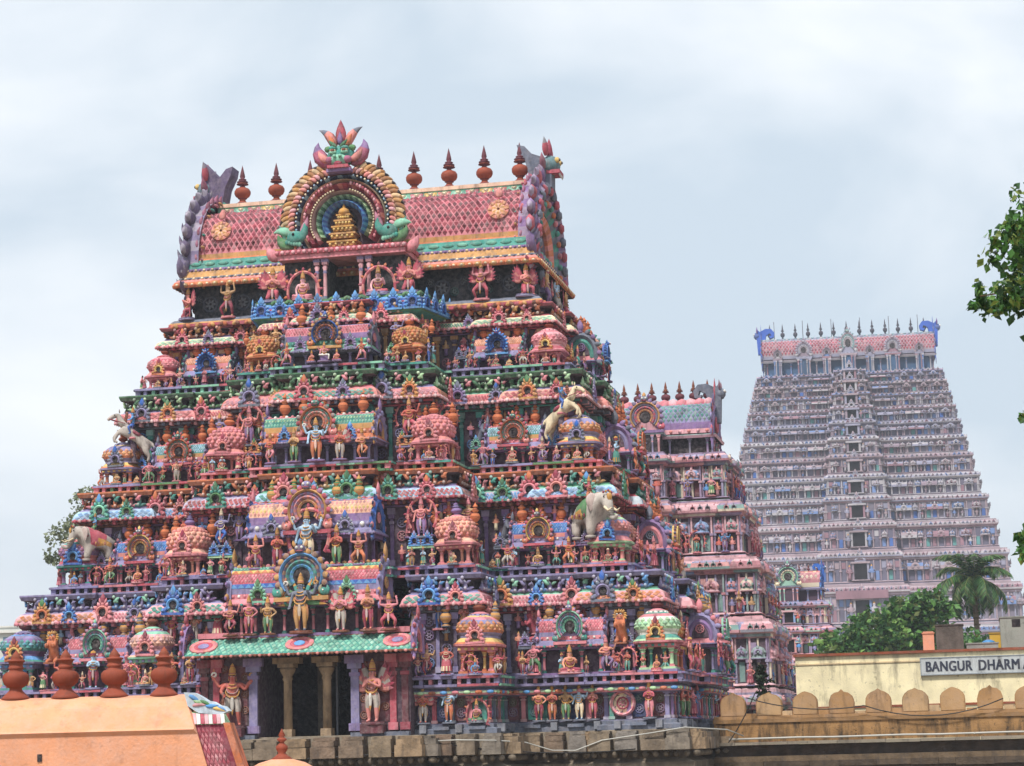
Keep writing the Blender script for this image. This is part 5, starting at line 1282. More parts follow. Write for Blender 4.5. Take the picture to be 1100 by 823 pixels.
# lion mask on the crown of the gable
mb = MB(); y = yb - .1
mb.ball(0, y, 28.55, .50, .34, .38, K['teal'], 12, 8); mb.ball(0, y - .26, 28.36, .36, .2, .2, K['mint'], 10, 6)
mb.box(-.36, .36, y - .46, y, 28.06, 28.16, K['rose']); mb.box(-.42, .42, y - .36, y, 27.95, 28.06, K['mauve']); mb.bud(0, y - .4, 28.30, PI, .22, .3, .14, K['crimson'])
for s in (1, -1):
    mb.ball(s * .2, y - .30, 28.70, .12, .09, .10, K['cream'], 8, 5); mb.ball(s * .2, y - .37, 28.69, .07, .03, .07, K['brown'], 6, 4); mb.ball(s * .2, y - .29, 28.77, .16, .13, .08, K['teal'], 8, 4); mb.ball(s * .2, y - .30, 28.62, .15, .10, .06, K['mint'], 8, 4); mb.bud(s * .06, y - .34, 28.80, s * 1.1, .38, .14, .12, K['leaf'], bend=-s * .5)
    mb.ball(s * .3, y - .3, 28.36, .16, .14, .13, mixc(K['rose'], K['mauve'], .4), 8, 5); mb.ball(s * .10, y - .48, 28.45, .07, .06, .06, K['mint'], 6, 4)
    mb.bud(s * .30, y, 28.40, s * 1.9, 1.05, .52, .3, mixc(K['rose'], K['mauve'], .3), bend=-s * 2.2, tip=K['mauve']); mb.bud(s * .34, y - .12, 28.42, s * 1.8, .6, .28, .2, K['salmon'], bend=-s * 1.6); mb.bud(s * .24, y, 28.85, -s * .1, .92, .34, .22, K['salmon'], bend=s * 1.3, tip=K['slate']); mb.bud(s * .24, y - .1, 28.88, s * .15, .45, .2, .16, K['orange'], bend=s * .4)
    for k in range(2): mb.bud(s * (.14 + .14 * k), y - .42, 28.17, PI, .13, .07, .06, K['white'])
    mb.ball(s * .42, y - .1, 28.8, .14, .1, .12, K['green'], 7, 4)
mb.bud(0, y, 28.95, 0, .88, .38, .24, K['rose'], tip=K['crimson']); mb.bud(0, y - .1, 28.95, 0, .45, .2, .16, K['mauve'])
link('lion_mask', mb.mesh('lion_mask', M_PAINT), nas)
# figures of the gallery
put('seated', -1.3, 4.62, 23.60, 1.25, me=statue_mesh('seated', 'ltpink', 'pink', fingers=True, extra='halo', base='pink'))
put('seated', 1.3, 4.62, 23.60, 1.25, me=statue_mesh('seated', 'ltpink', 'rose', fingers=True, extra='halo', base='lav'))
for s in (1, -1):
    put('kneeling', s * 2.35, 4.6, 23.60, 1.2, me=statue_mesh('kneeling', 'salmon', 'rose', fingers=True, extra='wings', base='lav'))
    put('supporting', s * 4.45, 3.15, 23.52, 1.2, me=statue_mesh('supporting', 'pink' if s > 0 else 'tan', 'rose' if s > 0 else 'crimson', fingers=True, extra='wings' if s > 0 else '', base='pink'))
    put('kneeling', s * 5.95, 3.0, 23.55, 1.15, me=statue_mesh('kneeling', 'salmon', 'rose', fingers=True, extra='wings', base='lav'), turn=s * .5)
    for yy in (-1.7, 0, 1.7): put('supporting', yy * s, 6.4, 23.5, 1.15, s, kw=dict(extra='wings'))

def jitter(o, r):
    for ch in o.children:
        n = ch.name.split('.')[0]
        if n in ('horseshoe_medallion', 'dome_niche', 'urn', 'finial', 'dome', 'arched_gable', 'gable_end', 'lion_statue', 'niche_panel', 'domed_shrine'):
            k = .05 if n in ('horseshoe_medallion', 'dome_niche', 'urn', 'finial') else .02; q = r.uniform(.9, 1.1) if k == .05 else r.uniform(.97, 1.03)
            ch.rotation_euler = (ch.rotation_euler[0] + r.uniform(-k, k), ch.rotation_euler[1] + r.uniform(-k, k), ch.rotation_euler[2] + r.uniform(-k, k)); ch.scale = [c * q for c in ch.scale]
        if n != 'gable_porch': jitter(ch, r)
jitter(tower, random.Random(77))

# ---------------------------------------------------------------- other towers
def simple_plan(A, B, c, P, k, q):
    a1, a2 = A * .48, A * .72
    if A - k - a2 < .4: a2 = A - k - .4
    if a1 - c < .4: a1 = c + .4
    return mirror_plan([(c, -(B + P)), (c, -B), (a1, -B), (a1, -(B + q)), (a2, -(B + q)), (a2, -B), (A - k, -B), (A - k, -(B + q)), (A, -(B + q)), (A, -(B + q) + k), (A - q, -(B + q) + k), (A - q, -B * .3), (A + q, -B * .3)])

def small_dome(mb, x, y, z, r, h, a, b, c):
    mb.ring(x, z + h * .38, r * .18, r * .55, y - r * 1.16, y - r * .8, -.5, PI + .5, 7, c); mb.ring(x, z + h * .38, 0, r * .2, y - r * 1.06, y - r * .8, 0, 2 * PI, 6, K['dark']); mb.bud(x, y - r * 1.05, z + h * .58, 0, h * .3, r * .35, r * .2, b)
    for k in range(7):
        t = 2 * PI * k / 7 + .3; mb.ball(x + math.cos(t) * r * .98, y + math.sin(t) * r * .98, z + h * .42, r * .2, r * .2, h * .11, b, 5, 3)
    mb.lathe([(r * 1.1, z, c), (r * 1.12, z + h * .08, a), (r * .9, z + h * .2, b), (r, z + h * .32, a), (r * .98, z + h * .5, a), (r * .75, z + h * .68, b), (r * .35, z + h * .78, c), (r * .16, z + h * .84, c), (r * .24, z + h * .9, c), (0, z + h * 1.08, c)], 10, a, x, y, sm=True)
def small_barrel(mb, x, y, z, L_, d, h, a, b, c):
    v = []; n = 6
    for i in range(n + 1):
        t = PI * i / n; v += [(x - L_ / 2, y - math.cos(t) * d / 2, z + math.sin(t) * h), (x + L_ / 2, y - math.cos(t) * d / 2, z + math.sin(t) * h)]
    mb.add(v, [(2 * i, 2 * i + 1, 2 * i + 3, 2 * i + 2) for i in range(n)] + [tuple(range(0, 2 * n + 2, 2)), tuple(reversed(range(1, 2 * n + 2, 2)))], [b, a, a, c, a, a, b, b])
    mb.ring(x, z + h * .45, h * .2, h * .62, y - d / 2 - .12 * h, y - d / 2 + .1, -.5, PI + .5, 9, [c, b]); mb.bud(x, y - d / 2, z + h * 1.0, 0, h * .5, h * .35, h * .2, c)
    for k in (-1, 0, 1): mb.lathe([(h * .10, z + h * .97), (h * .16, z + h * 1.15), (0, z + h * 1.4)], 6, c, x + k * L_ * .22, y)
def simple_tower(root, tiers, zt, cfrac, P, cols, m, rg, step, u_, win, roof, figs, rail_off=.5):
    """tiers: (floor z, half width, half depth); u_ is the size of the ornament in metres"""
    cc = lambda: K[rg.choice(cols['body'])]
    for i, (z0, A, B) in enumerate(tiers):
        z1 = tiers[i + 1][0] if i + 1 < len(tiers) else zt; H_ = z1 - z0
        c = cfrac(i, A); k = A * .16; q = .18 * u_
        pl = simple_plan(A, B, c, P, k, q); mb = MB(); W = K[rg.choice(cols['wall'])]; pa, pb = K[rg.choice(cols['pil'])], K[rg.choice(cols['pil'])]
        lg = K[rg.choice(cols['line'])]; l2 = cc(); ce = (lambda: [cc() for _ in pl]) if cols.get('mix') else cc; le = [K[rg.choice(cols['line'])] for _ in pl] if cols.get('mix') else lg
        g = H_ * .34        # height of the row of little shrines standing on the ledge
        ov = cols.get('ov', 1) * u_
        sweep(mb, pl, [(rail_off * u_, z0, lg), (rail_off * u_, z0 + H_ * .05, l2), (rail_off * u_ * .8, z0 + H_ * .06, K[cols.get('gap', 'dark')]), (rail_off * u_ * .8, z0 + H_ * .09, lg), (rail_off * u_, z0 + H_ * .10, lg), (.05, z0 + H_ * .13, W), (0, z0 + H_ * .14, W),
                       (0, z0 + H_ * .74, ce()), (.25 * ov, z0 + H_ * .76, ce()), (.28 * ov, z0 + H_ * .80, lg), (.5 * ov, z0 + H_ * .82, ce()), (.52 * ov, z0 + H_ * .86, ce()), (.42 * ov, z0 + H_ * .93, le), (.1, z0 + H_ * .97, lg), (.1, z0 + H_ + .01, lg)])
        for ei, (p, ln, n, mm) in enumerate(edges(pl, 0)):
            if ln < .5 * u_: continue
            mb.push(mm); ks = max(1, round(ln / step)); ctr = bool(win) and n[1] < -.9 and abs(p[1] + B + P) < .01; wg = win(i, A, H_)[0] / 2 + .15 * u_ if ctr else -1
            for j in range(ks + 1):
                x = min(max(j * ln / ks, .1 * u_), ln - .1 * u_)
                a = pa if (j + ei) % 2 else pb
                if cols.get('mix'): a = K[rg.choice(cols['pil'])]; pb = K[rg.choice(cols['pil'])]; lg = K[rg.choice(cols['line'])]
                if abs(x - ln / 2) < wg: continue
                mb.cb(x, -.06 * u_, z0 + H_ * .13, .16 * u_, .22 * u_, H_ * .30, a); mb.cb(x, -.08 * u_, z0 + H_ * .41, .30 * u_, .3 * u_, H_ * .04, lg); mb.cb(x, -.03 * u_, z0 + H_ * .45, .14 * u_, .12 * u_, H_ * .29, pb)
            for j in range(ks):
                x = (j + .5) * ln / ks; t = rg.random()
                if abs(x - ln / 2) < wg + step * .35: continue
                if t < .45: mb.box(x - step * .26, x + step * .26, -.04 * u_, .1, z0 + H_ * .15, z0 + H_ * .42, K[rg.choice(cols['panel'])])
                elif t < .8 and figs: mini_figure(mb, x, -.16 * u_, z0 + H_ * .13, min(H_ * .30, u_ * 1.1), K[rg.choice(cols.get('figs', SKN))], cc())
                mb.box(x - step * .3, x + step * .3, -.05 * u_, .1, z0 + H_ * .50, z0 + H_ * .68, cc()) if t > .3 else None
            kk = max(1, round(ln / (.55 * u_)))
            for j in range(kk):      # little horseshoes on the cornice
                x = (j + .5) * ln / kk
                c_ = cc(); mb.ring(x, z0 + H_ * .885, .0, .10 * u_, -.54 * ov, -.25 * ov, 0, 2 * PI, 6, K[cols.get('gap', 'dark')]); mb.ring(x, z0 + H_ * .885, .09 * u_, .22 * u_, -.62 * ov, -.25 * ov, -.5, PI + .5, 7, c_); mb.bud(x, -.55 * ov, z0 + H_ * .885 + .2 * u_, 0, .16 * u_, .12 * u_, .08 * u_, c_)
            # little shrines along the ledge
            y = -.18 * u_; zz = z0 + H_ * .45
            if n[1] < -.9 and abs(p[1] + B + P) < .01 and win:
                for s in (.14, .86): small_dome(mb, ln * s, y, zz, min(.34 * u_, ln * .12), min(H_ * .24, u_ * .9), cc(), cc(), lg)
            elif ln > 3.0 * u_:
                nb = max(1, int(ln / (3.2 * u_)))
                for j in range(nb):
                    x = (j + .5) * ln / nb; L_ = min(1.9 * u_, ln / nb * .62)
                    small_barrel(mb, x, y, zz, L_, .7 * u_, H_ * .20, cc(), cc(), lg)
                    for s in (1, -1): small_dome(mb, x + s * (L_ * .5 + .42 * u_), y, zz, .34 * u_, min(H_ * .26, .85 * u_), cc(), cc(), lg)
            else:
                small_dome(mb, ln / 2, .15 * u_, zz, min(ln * .42, .62 * u_), min(H_ * .30, 1.25 * u_), cc(), cc(), lg)
            mb.pop()
        sto = link('storey', mb.mesh('storey', m), root)
        if win:
            ww, wh = win(i, A, H_); yw = -(B + P)
            mb = MB(); zb = z0 + H_ * .18
            mb.box(-ww / 2, ww / 2, yw - .12 * u_, yw + .4, zb, zb + wh, K['dark'])
            link('window', mb.mesh('window', m), sto)
            mb = MB(); e = .16 * u_
            for s in (1, -1): mb.box(min(s * ww / 2, s * (ww / 2 + e * 1.6)), max(s * ww / 2, s * (ww / 2 + e * 1.6)), yw - .35 * u_, yw + .05, zb - .05, zb + wh, cc())
            mb.box(-ww / 2 - e * 2.4, ww / 2 + e * 2.4, yw - .5 * u_, yw + .05, zb + wh, zb + wh + e * 1.4, lg); mb.box(-ww / 2 - e * 2, ww / 2 + e * 2, yw - .45 * u_, yw + .05, zb - e, zb - .05, lg)
            mb.push(T(0, yw - .1, zb + wh + e * 1.4)); kudu(mb, ww * .9, cols['kud']); mb.pop()
            for s in (1, -1): mini_figure(mb, s * (ww / 2 + e * 3.4), yw - .3 * u_, zb - .05, wh * .9, K[rg.choice(cols.get('figs', SKN))], cc())
            link('window_frame', mb.mesh('window_frame', m), sto)
    # roof
    r = roof; zr = zt; Lr, Dr, Hr, hg = r['L'], r['D'], r['H'], r['hg']
    gp = [(-Lr / 2 * .96, -Dr * .42), (Lr / 2 * .96, -Dr * .42), (Lr / 2 * .96, Dr * .42), (-Lr / 2 * .96, Dr * .42)]
    mb = MB(); sweep(mb, gp, [(.5 * u_, zr, K[cols['line'][0]]), (.5 * u_, zr + hg * .1, K[cols['line'][0]]), (0, zr + hg * .12, K[r['gal']]), (0, zr + hg * .9, K[r['gal']]), (.5 * u_, zr + hg * .88, K[cols['line'][0]]), (.6 * u_, zr + hg, cc()), (.1 * u_, zr + hg * 1.12, cc())])
    for p, ln, n, mm in edges(gp, 0):
        mb.push(mm); kk = max(2, round(ln / (1.6 * u_)))
        for j in range(kk + 1): column(mb, min(max(j * ln / kk, .2 * u_), ln - .2 * u_), -.12 * u_, zr + hg * .1, zr + hg * .9, .10 * u_, cc(), cc(), 6)
        mb.pop()
    link('gallery', mb.mesh('gallery', m), root)
    br = link('barrel_roof', barrel_mesh(Lr, Dr, Hr, r['bands'], dens=1.4 / u_), root, (0, 0, zr + hg * 1.1))
    br.data.materials[0] = m
    mb = MB(); zt_ = zr + hg * 1.1 + Hr
    mb.box(-Lr / 2, Lr / 2, -Dr * .12, Dr * .12, zt_ - Hr * .12, zt_ + Hr * .06, K[r['ridge'][0]])
    kk = int(Lr / (.5 * u_))
    for j in range(kk): mb.ring(-Lr / 2 + (j + .5) * Lr / kk, zt_ + Hr * .05, .06 * u_, .22 * u_, -Dr * .12 - .06 * u_, -Dr * .11, 0, -PI, 7, K[r['ridge'][1 + j % 2]])
    link('ridge', mb.mesh('ridge', m), root)
    nf = r['nf']
    for j in range(nf): link('roof_finial', finial_mesh(*r['fcol']), root, ((j - (nf - 1) / 2) * Lr * .90 / (nf - 1), 0, zt_ + Hr * .05), 0, (r['fh'] * r.get('fx', 1), r['fh'] * r.get('fx', 1), r['fh']))
    ge = end_gable_mesh(Dr * 1.05, Hr * 1.05, r['g'])
    for s in (1, -1):
        o = link('gable_end', ge, root, (s * Lr / 2, 0, zr + hg * 1.1), s * PI / 2)
        mb = MB(); fc = K[r['mask']]; h = r['mh']
        mb.push(RZ(PI / 2)); mb.prism([(a * h, b * h) for a, b in [(-.28, -.9), (.22, -.9), (.26, .1), (.34, .45), (.62, .62), (.70, .40), (.52, .42), (.62, .22), (.86, .30), (.92, .62), (.70, .90), (.30, .92), (-.1, .72), (-.28, .9), (-.34, .3)]], -.22 * h, .22 * h, fc); mb.pop()
        mb.ball(0, -.30 * h, .45 * h, .3 * h, .25 * h, .28 * h, mixc(fc, K['slate'], .5), 8, 5)
        for q in (1, -1): mb.ball(q * .13 * h, -.5 * h, .55 * h, .07 * h, .07 * h, .07 * h, K['white'], 6, 4); mb.bud(q * .2 * h, -.3 * h, .6 * h, q * .4, .5 * h, .2 * h, .12 * h, mixc(fc, K['rose'], .4))
        link('lion_mask', mb.mesh('lion_mask', m), o, (0, 0, Hr * 1.0))
    for uu, ww, hh, ap, dp in r['arches']:
        yy = -(Dr * .5 + dp); mb = MB()
        mb.box(-ww * .36, ww * .36, 0, dp + Dr * .1, 0, hg * 1.05, K[r['gal']])
        for s in (1, -1): column(mb, s * ww * .33, -.02, 0, hg, .10 * u_, cc(), cc(), 6); column(mb, s * ww * .17, -.02, 0, hg, .08 * u_, cc(), cc(), 6)
        mb.box(-ww * .46, ww * .46, -.15 * u_, dp + Dr * .1, hg, hg * 1.1, cc()); mb.box(-ww * .34, ww * .34, .05 * u_, dp + Dr * .45, hg * 1.1, hg * 1.1 + hh * .6, cc())
        o = link('gable_porch', mb.mesh('gable_porch', m), root, (uu, yy, zr))
        link('arched_gable', arch_mesh(ww, hh, ap), o, (0, 0, hg * 1.08))

rg = random.Random(5)
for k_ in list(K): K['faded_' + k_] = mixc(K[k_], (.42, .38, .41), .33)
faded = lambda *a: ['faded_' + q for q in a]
second = thing('temple_tower', 'smaller painted temple tower half hidden behind the right side of the nearby tower', 'temple tower', (6.40, 97.0, 0), -TH)
tiers = [(0, 5.9, 4.8), (8.0, 5.45, 4.5), (10.8, 5.2, 4.2), (13.9, 4.75, 3.8), (16.6, 4.1, 3.3), (19.1, 3.45, 2.8)]
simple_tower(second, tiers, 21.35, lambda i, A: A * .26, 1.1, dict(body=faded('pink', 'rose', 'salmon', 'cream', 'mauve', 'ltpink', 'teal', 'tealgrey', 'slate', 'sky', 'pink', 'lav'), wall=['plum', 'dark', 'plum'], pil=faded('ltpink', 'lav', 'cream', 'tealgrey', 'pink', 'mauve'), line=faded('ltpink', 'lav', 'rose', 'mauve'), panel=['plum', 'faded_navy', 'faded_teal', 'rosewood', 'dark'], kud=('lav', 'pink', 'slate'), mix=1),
             M_PAINT, rg, .44, .56, lambda i, A, H: (.75 if i > 1 else 1.0, H * .42),
             dict(L=5.7, D=3.0, H=1.5, hg=1.0, gal='dark', nf=9, fcol=('rosewood', 'brown'), fh=1.1, g=('mauve', 'lav', 'rose'), mask='slate', mh=1.0, ridge=('rose', 'pink', 'ltpink'),
                  bands=((0, .04, 'ltpink', 'b', ('ltpink', 'salmon')), (.04, .10, 'mauve', 'p', ()), (.10, .36, 'lav', 'd', (('tealgrey', 'teal'), 'slate', 7)), (.36, .5, 'rose', 'b', ('pink', 'ltpink'))),
                  arches=[(0, 1.75, 1.75, ('mauve', 'ochre', 'rose', 'slate'), .9)]), True)
for s in (1, -1):
    for i, (z0, A, B) in enumerate(tiers[2:]):
        for q, uu in enumerate((.35, .55, .85)):
            link('statue', pool(('praying', 'blessing', 'akimbo')[(i + q) % 3]), second, (s * A * uu, -(B + .35), z0 + .28), 0, .8)
        for q in (-.6, -.2, .2, .6): link('statue', pool(('lunging', 'blessing', 'dancing')[(i + 1) % 3]), second, (s * (A + .4), B * q, z0 + .28), s * PI / 2, .85)

third = thing('temple_tower', 'small distant temple tower with a blue end ornament in front of the tallest tower', 'temple tower', (19.1, 150.0, 0), -TH)
simple_tower(third, [(0, 3.5, 2.6), (8.5, 3.3, 2.4), (11.3, 3.1, 2.2), (14.2, 2.75, 2.0), (16.3, 2.45, 1.8)], 18.0, lambda i, A: A * .26, .7,
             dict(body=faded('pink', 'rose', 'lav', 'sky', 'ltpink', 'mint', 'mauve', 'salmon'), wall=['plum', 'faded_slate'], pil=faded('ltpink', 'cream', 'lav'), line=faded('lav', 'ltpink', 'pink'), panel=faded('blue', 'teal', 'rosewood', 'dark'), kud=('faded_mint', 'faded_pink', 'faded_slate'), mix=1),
             M_FAR, rg, .5, .55, lambda i, A, H: (.6, H * .4),
             dict(L=4.3, D=2.3, H=1.1, hg=.95, gal='plum', nf=7, fcol=('rosewood', 'brown'), fh=.55, g=('blue', 'sky', 'blue'), mask='blue', mh=.65, ridge=('salmon', 'pink', 'cream'),
                  bands=((0, .08, 'faded_cream', 'p', ()), (.08, .34, 'faded_rose', 'd', (('faded_salmon', 'faded_cream'), 'faded_rose', 3)), (.34, .5, 'faded_peach', 'p', ())),
                  arches=[(0, 1.8, 1.75, ('slate', 'mint', 'cream', 'slate'), .7)]), True)

great = thing('temple_tower', 'immense pale far tower of many storeys with thirteen roof finials and blue curled ends', 'temple tower', (49.6, 311.0, 0), -math.radians(8))
zs = [4, 11, 17.5, 23.4, 29.2, 34.0, 38.2, 41.9, 45.1, 48.0, 50.6, 53.0, 55.2, 57.2, 59.0]
wid = lambda z: 12.6 + (60.6 - z) * .245
gt = [(0, wid(0), wid(0) * .62)] + [(z, wid(z), 4.0 + (60.6 - z) * .17) for z in zs]
simple_tower(great, gt, 60.6, lambda i, A: 1.7 + (A - 12.6) * .50, 3.0,
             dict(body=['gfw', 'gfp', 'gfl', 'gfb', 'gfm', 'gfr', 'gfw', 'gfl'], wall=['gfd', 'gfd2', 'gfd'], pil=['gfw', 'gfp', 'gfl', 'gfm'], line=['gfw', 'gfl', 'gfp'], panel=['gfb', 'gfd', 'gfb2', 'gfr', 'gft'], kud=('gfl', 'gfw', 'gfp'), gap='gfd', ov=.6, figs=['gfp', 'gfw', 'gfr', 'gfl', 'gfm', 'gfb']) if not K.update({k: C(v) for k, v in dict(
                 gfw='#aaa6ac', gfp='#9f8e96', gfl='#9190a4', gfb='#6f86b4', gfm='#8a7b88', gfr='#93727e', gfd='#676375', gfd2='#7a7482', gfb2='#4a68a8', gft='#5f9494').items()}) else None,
             M_FAR, rg, .95, 1.15, lambda i, A, H: (max(1.25, .088 * A), max(1.15, H * .46)),
             dict(L=25.0, D=7.0, H=3.3, hg=2.4, gal='gal', nf=13, fcol=('slatef', 'slatef'), fh=2.5, fx=.66, g=('gblue', 'gfl', 'gblue'), mask='gblue', mh=2.1, ridge=('gft', 'gfl', 'gfw'),
                  bands=((0, .04, 'gfl', 'p', ()), (.04, .30, 'gfp', 'd', (('rose', 'crimson'), 'gfp', 7)), (.30, .36, 'gfl', 'b', ('gfw', 'gfl')), (.36, .42, 'gft', 'p', ()), (.42, .5, 'gfl', 'p', ())),
                  arches=[(0, 2.7, 3.8, ('gfl', 'gfp', 'gfw', 'gft'), 2.2)] + [(s * 6.4, 2.5, 2.7, ('gfl', 'gfm', 'gfw', 'gfl'), .8) for s in (1, -1)] + [(s * u, 1.4, 1.6, ('gfm', 'gfl', 'gfp', 'gfm'), .5) for s in (1, -1) for u in (3.1, 10.2)]) if not K.update(gal=C('#3c5878'), slatef=C('#4a4650'), gblue=C('#3f62b8')) else None, True, rail_off=.3)
mb = MB()   # the tall gateway at its foot
yg = -(4.0 + (60.6 - 23.4) * .17 + 1.6) - 1.0
mb.box(-3.4, 3.4, yg, yg + 3, 17.5, 28.2, K['gfl']); mb.box(-2.5, 2.5, yg - .02, yg + .5, 17.5, 27.0, K['dark']); mb.box(-3.6, 3.6, yg - 1.2, yg + 1, 27.3, 28.4, K['gfr'])
link('gateway', mb.mesh('gateway', M_FAR), great)
for k in range(6):   # lightning rods
    mb = MB(); mb.tube([(0, 0, 0), (0, 0, 3.2)], .05, K['slatef'], 5); link('lightning_rod', mb.mesh('lightning_rod', M_METAL), great, (-10.6 + 4.2 * k, .4, 66.4))

# ---------------------------------------------------------------- ground, walls, houses
mb = MB(); mb.add([(-1500, -200, 0), (1500, -200, 0), (1500, 2500, 0), (-1500, 2500, 0)], [(0, 1, 2, 3)], C('#8a7a64'))
structure('ground', mb.mesh('ground', M_EARTH))

U = Vector((math.cos(TH), -math.sin(TH), 0)); Wv = Vector((-math.sin(TH), -math.cos(TH), 0)); O_ = Vector(TOWER_AT)
def tw(u, w_, z): return O_ + U * u + Wv * w_ + Vector((0, 0, z))

bw = thing('battlement_wall', 'ochre brown parapet wall with rounded pointed merlons, right of the nearby tower', 'wall', tw(11.5, 2.0, 0), -TH)
oc = C('#a37e55'); oc2 = C('#8a6a45'); Lw = 13.0
mb = MB(); mb.box(0, Lw, 0, .55, 8.8, 9.62, oc); mb.box(-.02, Lw, -.06, .60, 9.40, 9.52, oc2)
link('parapet', mb.mesh('parapet', M_PLASTER), bw)
mb = MB(); mb.box(.01, Lw, -.012, .3, 8.801, 9.395, mixc(oc, oc2, .6)); link('stained_course', mb.mesh('stained_course', M_GRIME), bw)
mb = MB(); x = 0; rw = random.Random(3)
while x < Lw:
    l_ = rw.uniform(.55, 1.1); mb.box(x + .006, min(x + l_, Lw) - .006, -.38 - rw.uniform(0, .03), .5, 8.70 + rw.uniform(-.01, .01), 8.795 + rw.uniform(-.01, .01), mixc(C('#8f8676'), K['dark'], rw.uniform(0, .35))); x += l_
link('coping', mb.mesh('coping', M_PLASTER), bw)
mb = MB(); dk = C('#4d4239'); mb.box(0, Lw, -.05, .5, 8.35, 8.70, dk); mb.box(0, Lw, -.25, .5, 8.18, 8.35, C('#6a5a48')); mb.box(0, Lw, -.15, .5, 0, 8.18, dk)
x = 0
while x < Lw:
    l_ = rw.uniform(.5, 1.6); mb.box(x, min(x + l_, Lw), -.22 - rw.uniform(0, .07), -.1, 8.0 + rw.uniform(-.05, .03), 8.178, mixc(C('#5d5042'), K['dark'], rw.uniform(0, .4))); x += l_ + .01
link('footing', mb.mesh('footing', M_STONE), bw)
mer = [(-.40, 0), (.40, 0), (.405, .34), (.39, .46), (.33, .57), (.22, .65), (.09, .70), (0, .76), (-.09, .70), (-.22, .65), (-.33, .57), (-.39, .46), (-.405, .34)]
mb = MB(); mb.prism(mer, .06, .46, oc); mb.prism([(a * .93, b * .95 + .02) for a, b in mer], .03, .058, mixc(oc, K['white'], .04)); mm_ = [mb.mesh('merlon', M_PLASTER)]
for k in range(3):
    mb = MB(); q = [(a * rw.uniform(.95, 1.03), b * rw.uniform(.96, 1.03) if b > 0 else b) for a, b in mer]; mb.prism(q, .06, .46, mixc(oc, oc2, .25 * k)); mb.prism([(a * .93, b * .95 + .02) for a, b in q], .03, .058, mixc(oc, K['cream'], .08 * k)); mm_.append(mb.mesh('merlon', M_PLASTER))
for k in range(11): link('merlon', mm_[k * 7 % 4], bw, (.62 + 1.155 * k, 0, 9.62), 0)
mb = MB()
for k in range(10): mb.box(1.03 + 1.155 * k, 1.36 + 1.155 * k, .10, .42, 9.621, 9.70 + .06 * (k % 3), mixc(oc, K['cream'], .3 * (k % 2)))
link('crenel_sill', mb.mesh('crenel_sill', M_PLASTER), bw)

cb_ = thing('building', 'long cream yellow building with a red brown roof edge behind the battlement wall', 'building', tw(13.2, -10, 0), -TH)
cy = C('#ece0b8')
mb = MB(); mb.box(0, 18, 0, 9, 0, 11.86, cy); mb.box(-.02, 18.02, -.035, .0, 11.55, 11.60, mixc(cy, K['tan'], .5)); link('wall', mb.mesh('wall', M_PLASTER), cb_)
mb = MB(); mb.box(-.06, 18.06, -.10, 9.06, 11.863, 11.96, C('#8c4a30')); link('roof_edge', mb.mesh('roof_edge', M_PLASTER), cb_)
mb = MB(); mb.box(.3, 17.5, -.05, .0, 9.92, 10.0, C('#8c4a30')); link('band', mb.mesh('band', M_PLASTER), cb_)

def text_mb(mb, txt, x0, x1, z, h, y, col, bold=.034):
    cu = bpy.data.curves.new('t', 'FONT'); cu.body = txt; cu.size = 1; cu.offset = 0; cu.extrude = .02; cu.space_character = 1.08
    ob = bpy.data.objects.new('t', cu); COL.objects.link(ob)
    ev = ob.evaluated_get(bpy.context.evaluated_depsgraph_get()); me = ev.to_mesh()
    vs = [tuple(v.co) for v in me.vertices]; fs = [tuple(p.vertices) for p in me.polygons]; ev.to_mesh_clear()
    bpy.data.objects.remove(ob); bpy.data.curves.remove(cu)
    xa, xb = min(v[0] for v in vs), max(v[0] for v in vs); za, zb = min(v[1] for v in vs), max(v[1] for v in vs)
    for k in range(4):      # brush-thick strokes: the letters laid four times, a little apart
        dx, dz = ((0, 0), (bold, 0), (0, .008), (bold, .008))[k]
        mb.add([(x0 + dx + (v[0] - xa) / (xb - xa) * (x1 - x0 - bold), y - v[2] * .5 - .002 * k, z + dz + (v[1] - za) / (zb - za) * (h - .008)) for v in vs], fs, col)
sg = thing('sign_board', 'pale grey painted name board with dark capital letters on the cream building', 'sign', tw(17.83, -9.93, 0), -TH)
mb = MB(); mb.box(0, 5.2, -.03, .05, 11.06, 11.66, C('#b4b9bb')); link('board', mb.mesh('board', M_PLASTER), sg)
mb = MB()
for a in ((0, 5.2, 11.655, 11.69), (0, 5.2, 11.03, 11.065)): mb.box(a[0], a[1], -.05, .05, a[2], a[3], C('#8d949a'))
mb.box(-.03, .005, -.05, .05, 11.03, 11.69, C('#8d949a')); link('frame', mb.mesh('frame', M_METAL), sg)
ink = C('#323847')
for tx, x0, x1 in (('BANGUR', .17, 1.86), ('DHARM', 2.08, 3.56), ('A', 3.66, 3.96)):
    mb = MB(); text_mb(mb, tx, x0, x1, 11.17, .37, -.035, ink); link('lettering', mb.mesh('lettering', M_PLASTER), sg)

def roof_thing(name, label, cat, u0, u1, w0, w1, z0, z1, col, m=None, extra=None):
    t = thing(name, label, cat, tw(u0, w0, z0), -TH); mb = MB(); h = z1 - z0
    mb.box(0, u1 - u0, 0, w0 - w1, 0, h, col); mb.box(-.03, u1 - u0 + .03, -.03, w0 - w1 + .03, h, h + .05, mixc(col, K['dark'], .15))
    link('body', mb.mesh('body', m or M_PLASTER), t)
    if extra: extra(t)
    return t
roof_thing('rooftop_box', 'small pinkish orange box standing on the cream roof beside the dark tank', 'box', 17.85, 18.28, -14, -14.5, 11.96, 12.74, C('#d9987a'), M_WASH, lambda t: link('lid', (lambda b: (b.box(.02, .41, .02, .48, .83, .87, C('#c98a70')), b.mesh('lid', M_WASH))[1])(MB()), t))
roof_thing('water_tank', 'dark stained concrete water tank on the roof of the cream building', 'water tank', 18.36, 19.40, -14, -15.2, 11.96, 13.03, C('#5d5650'), M_STONE)
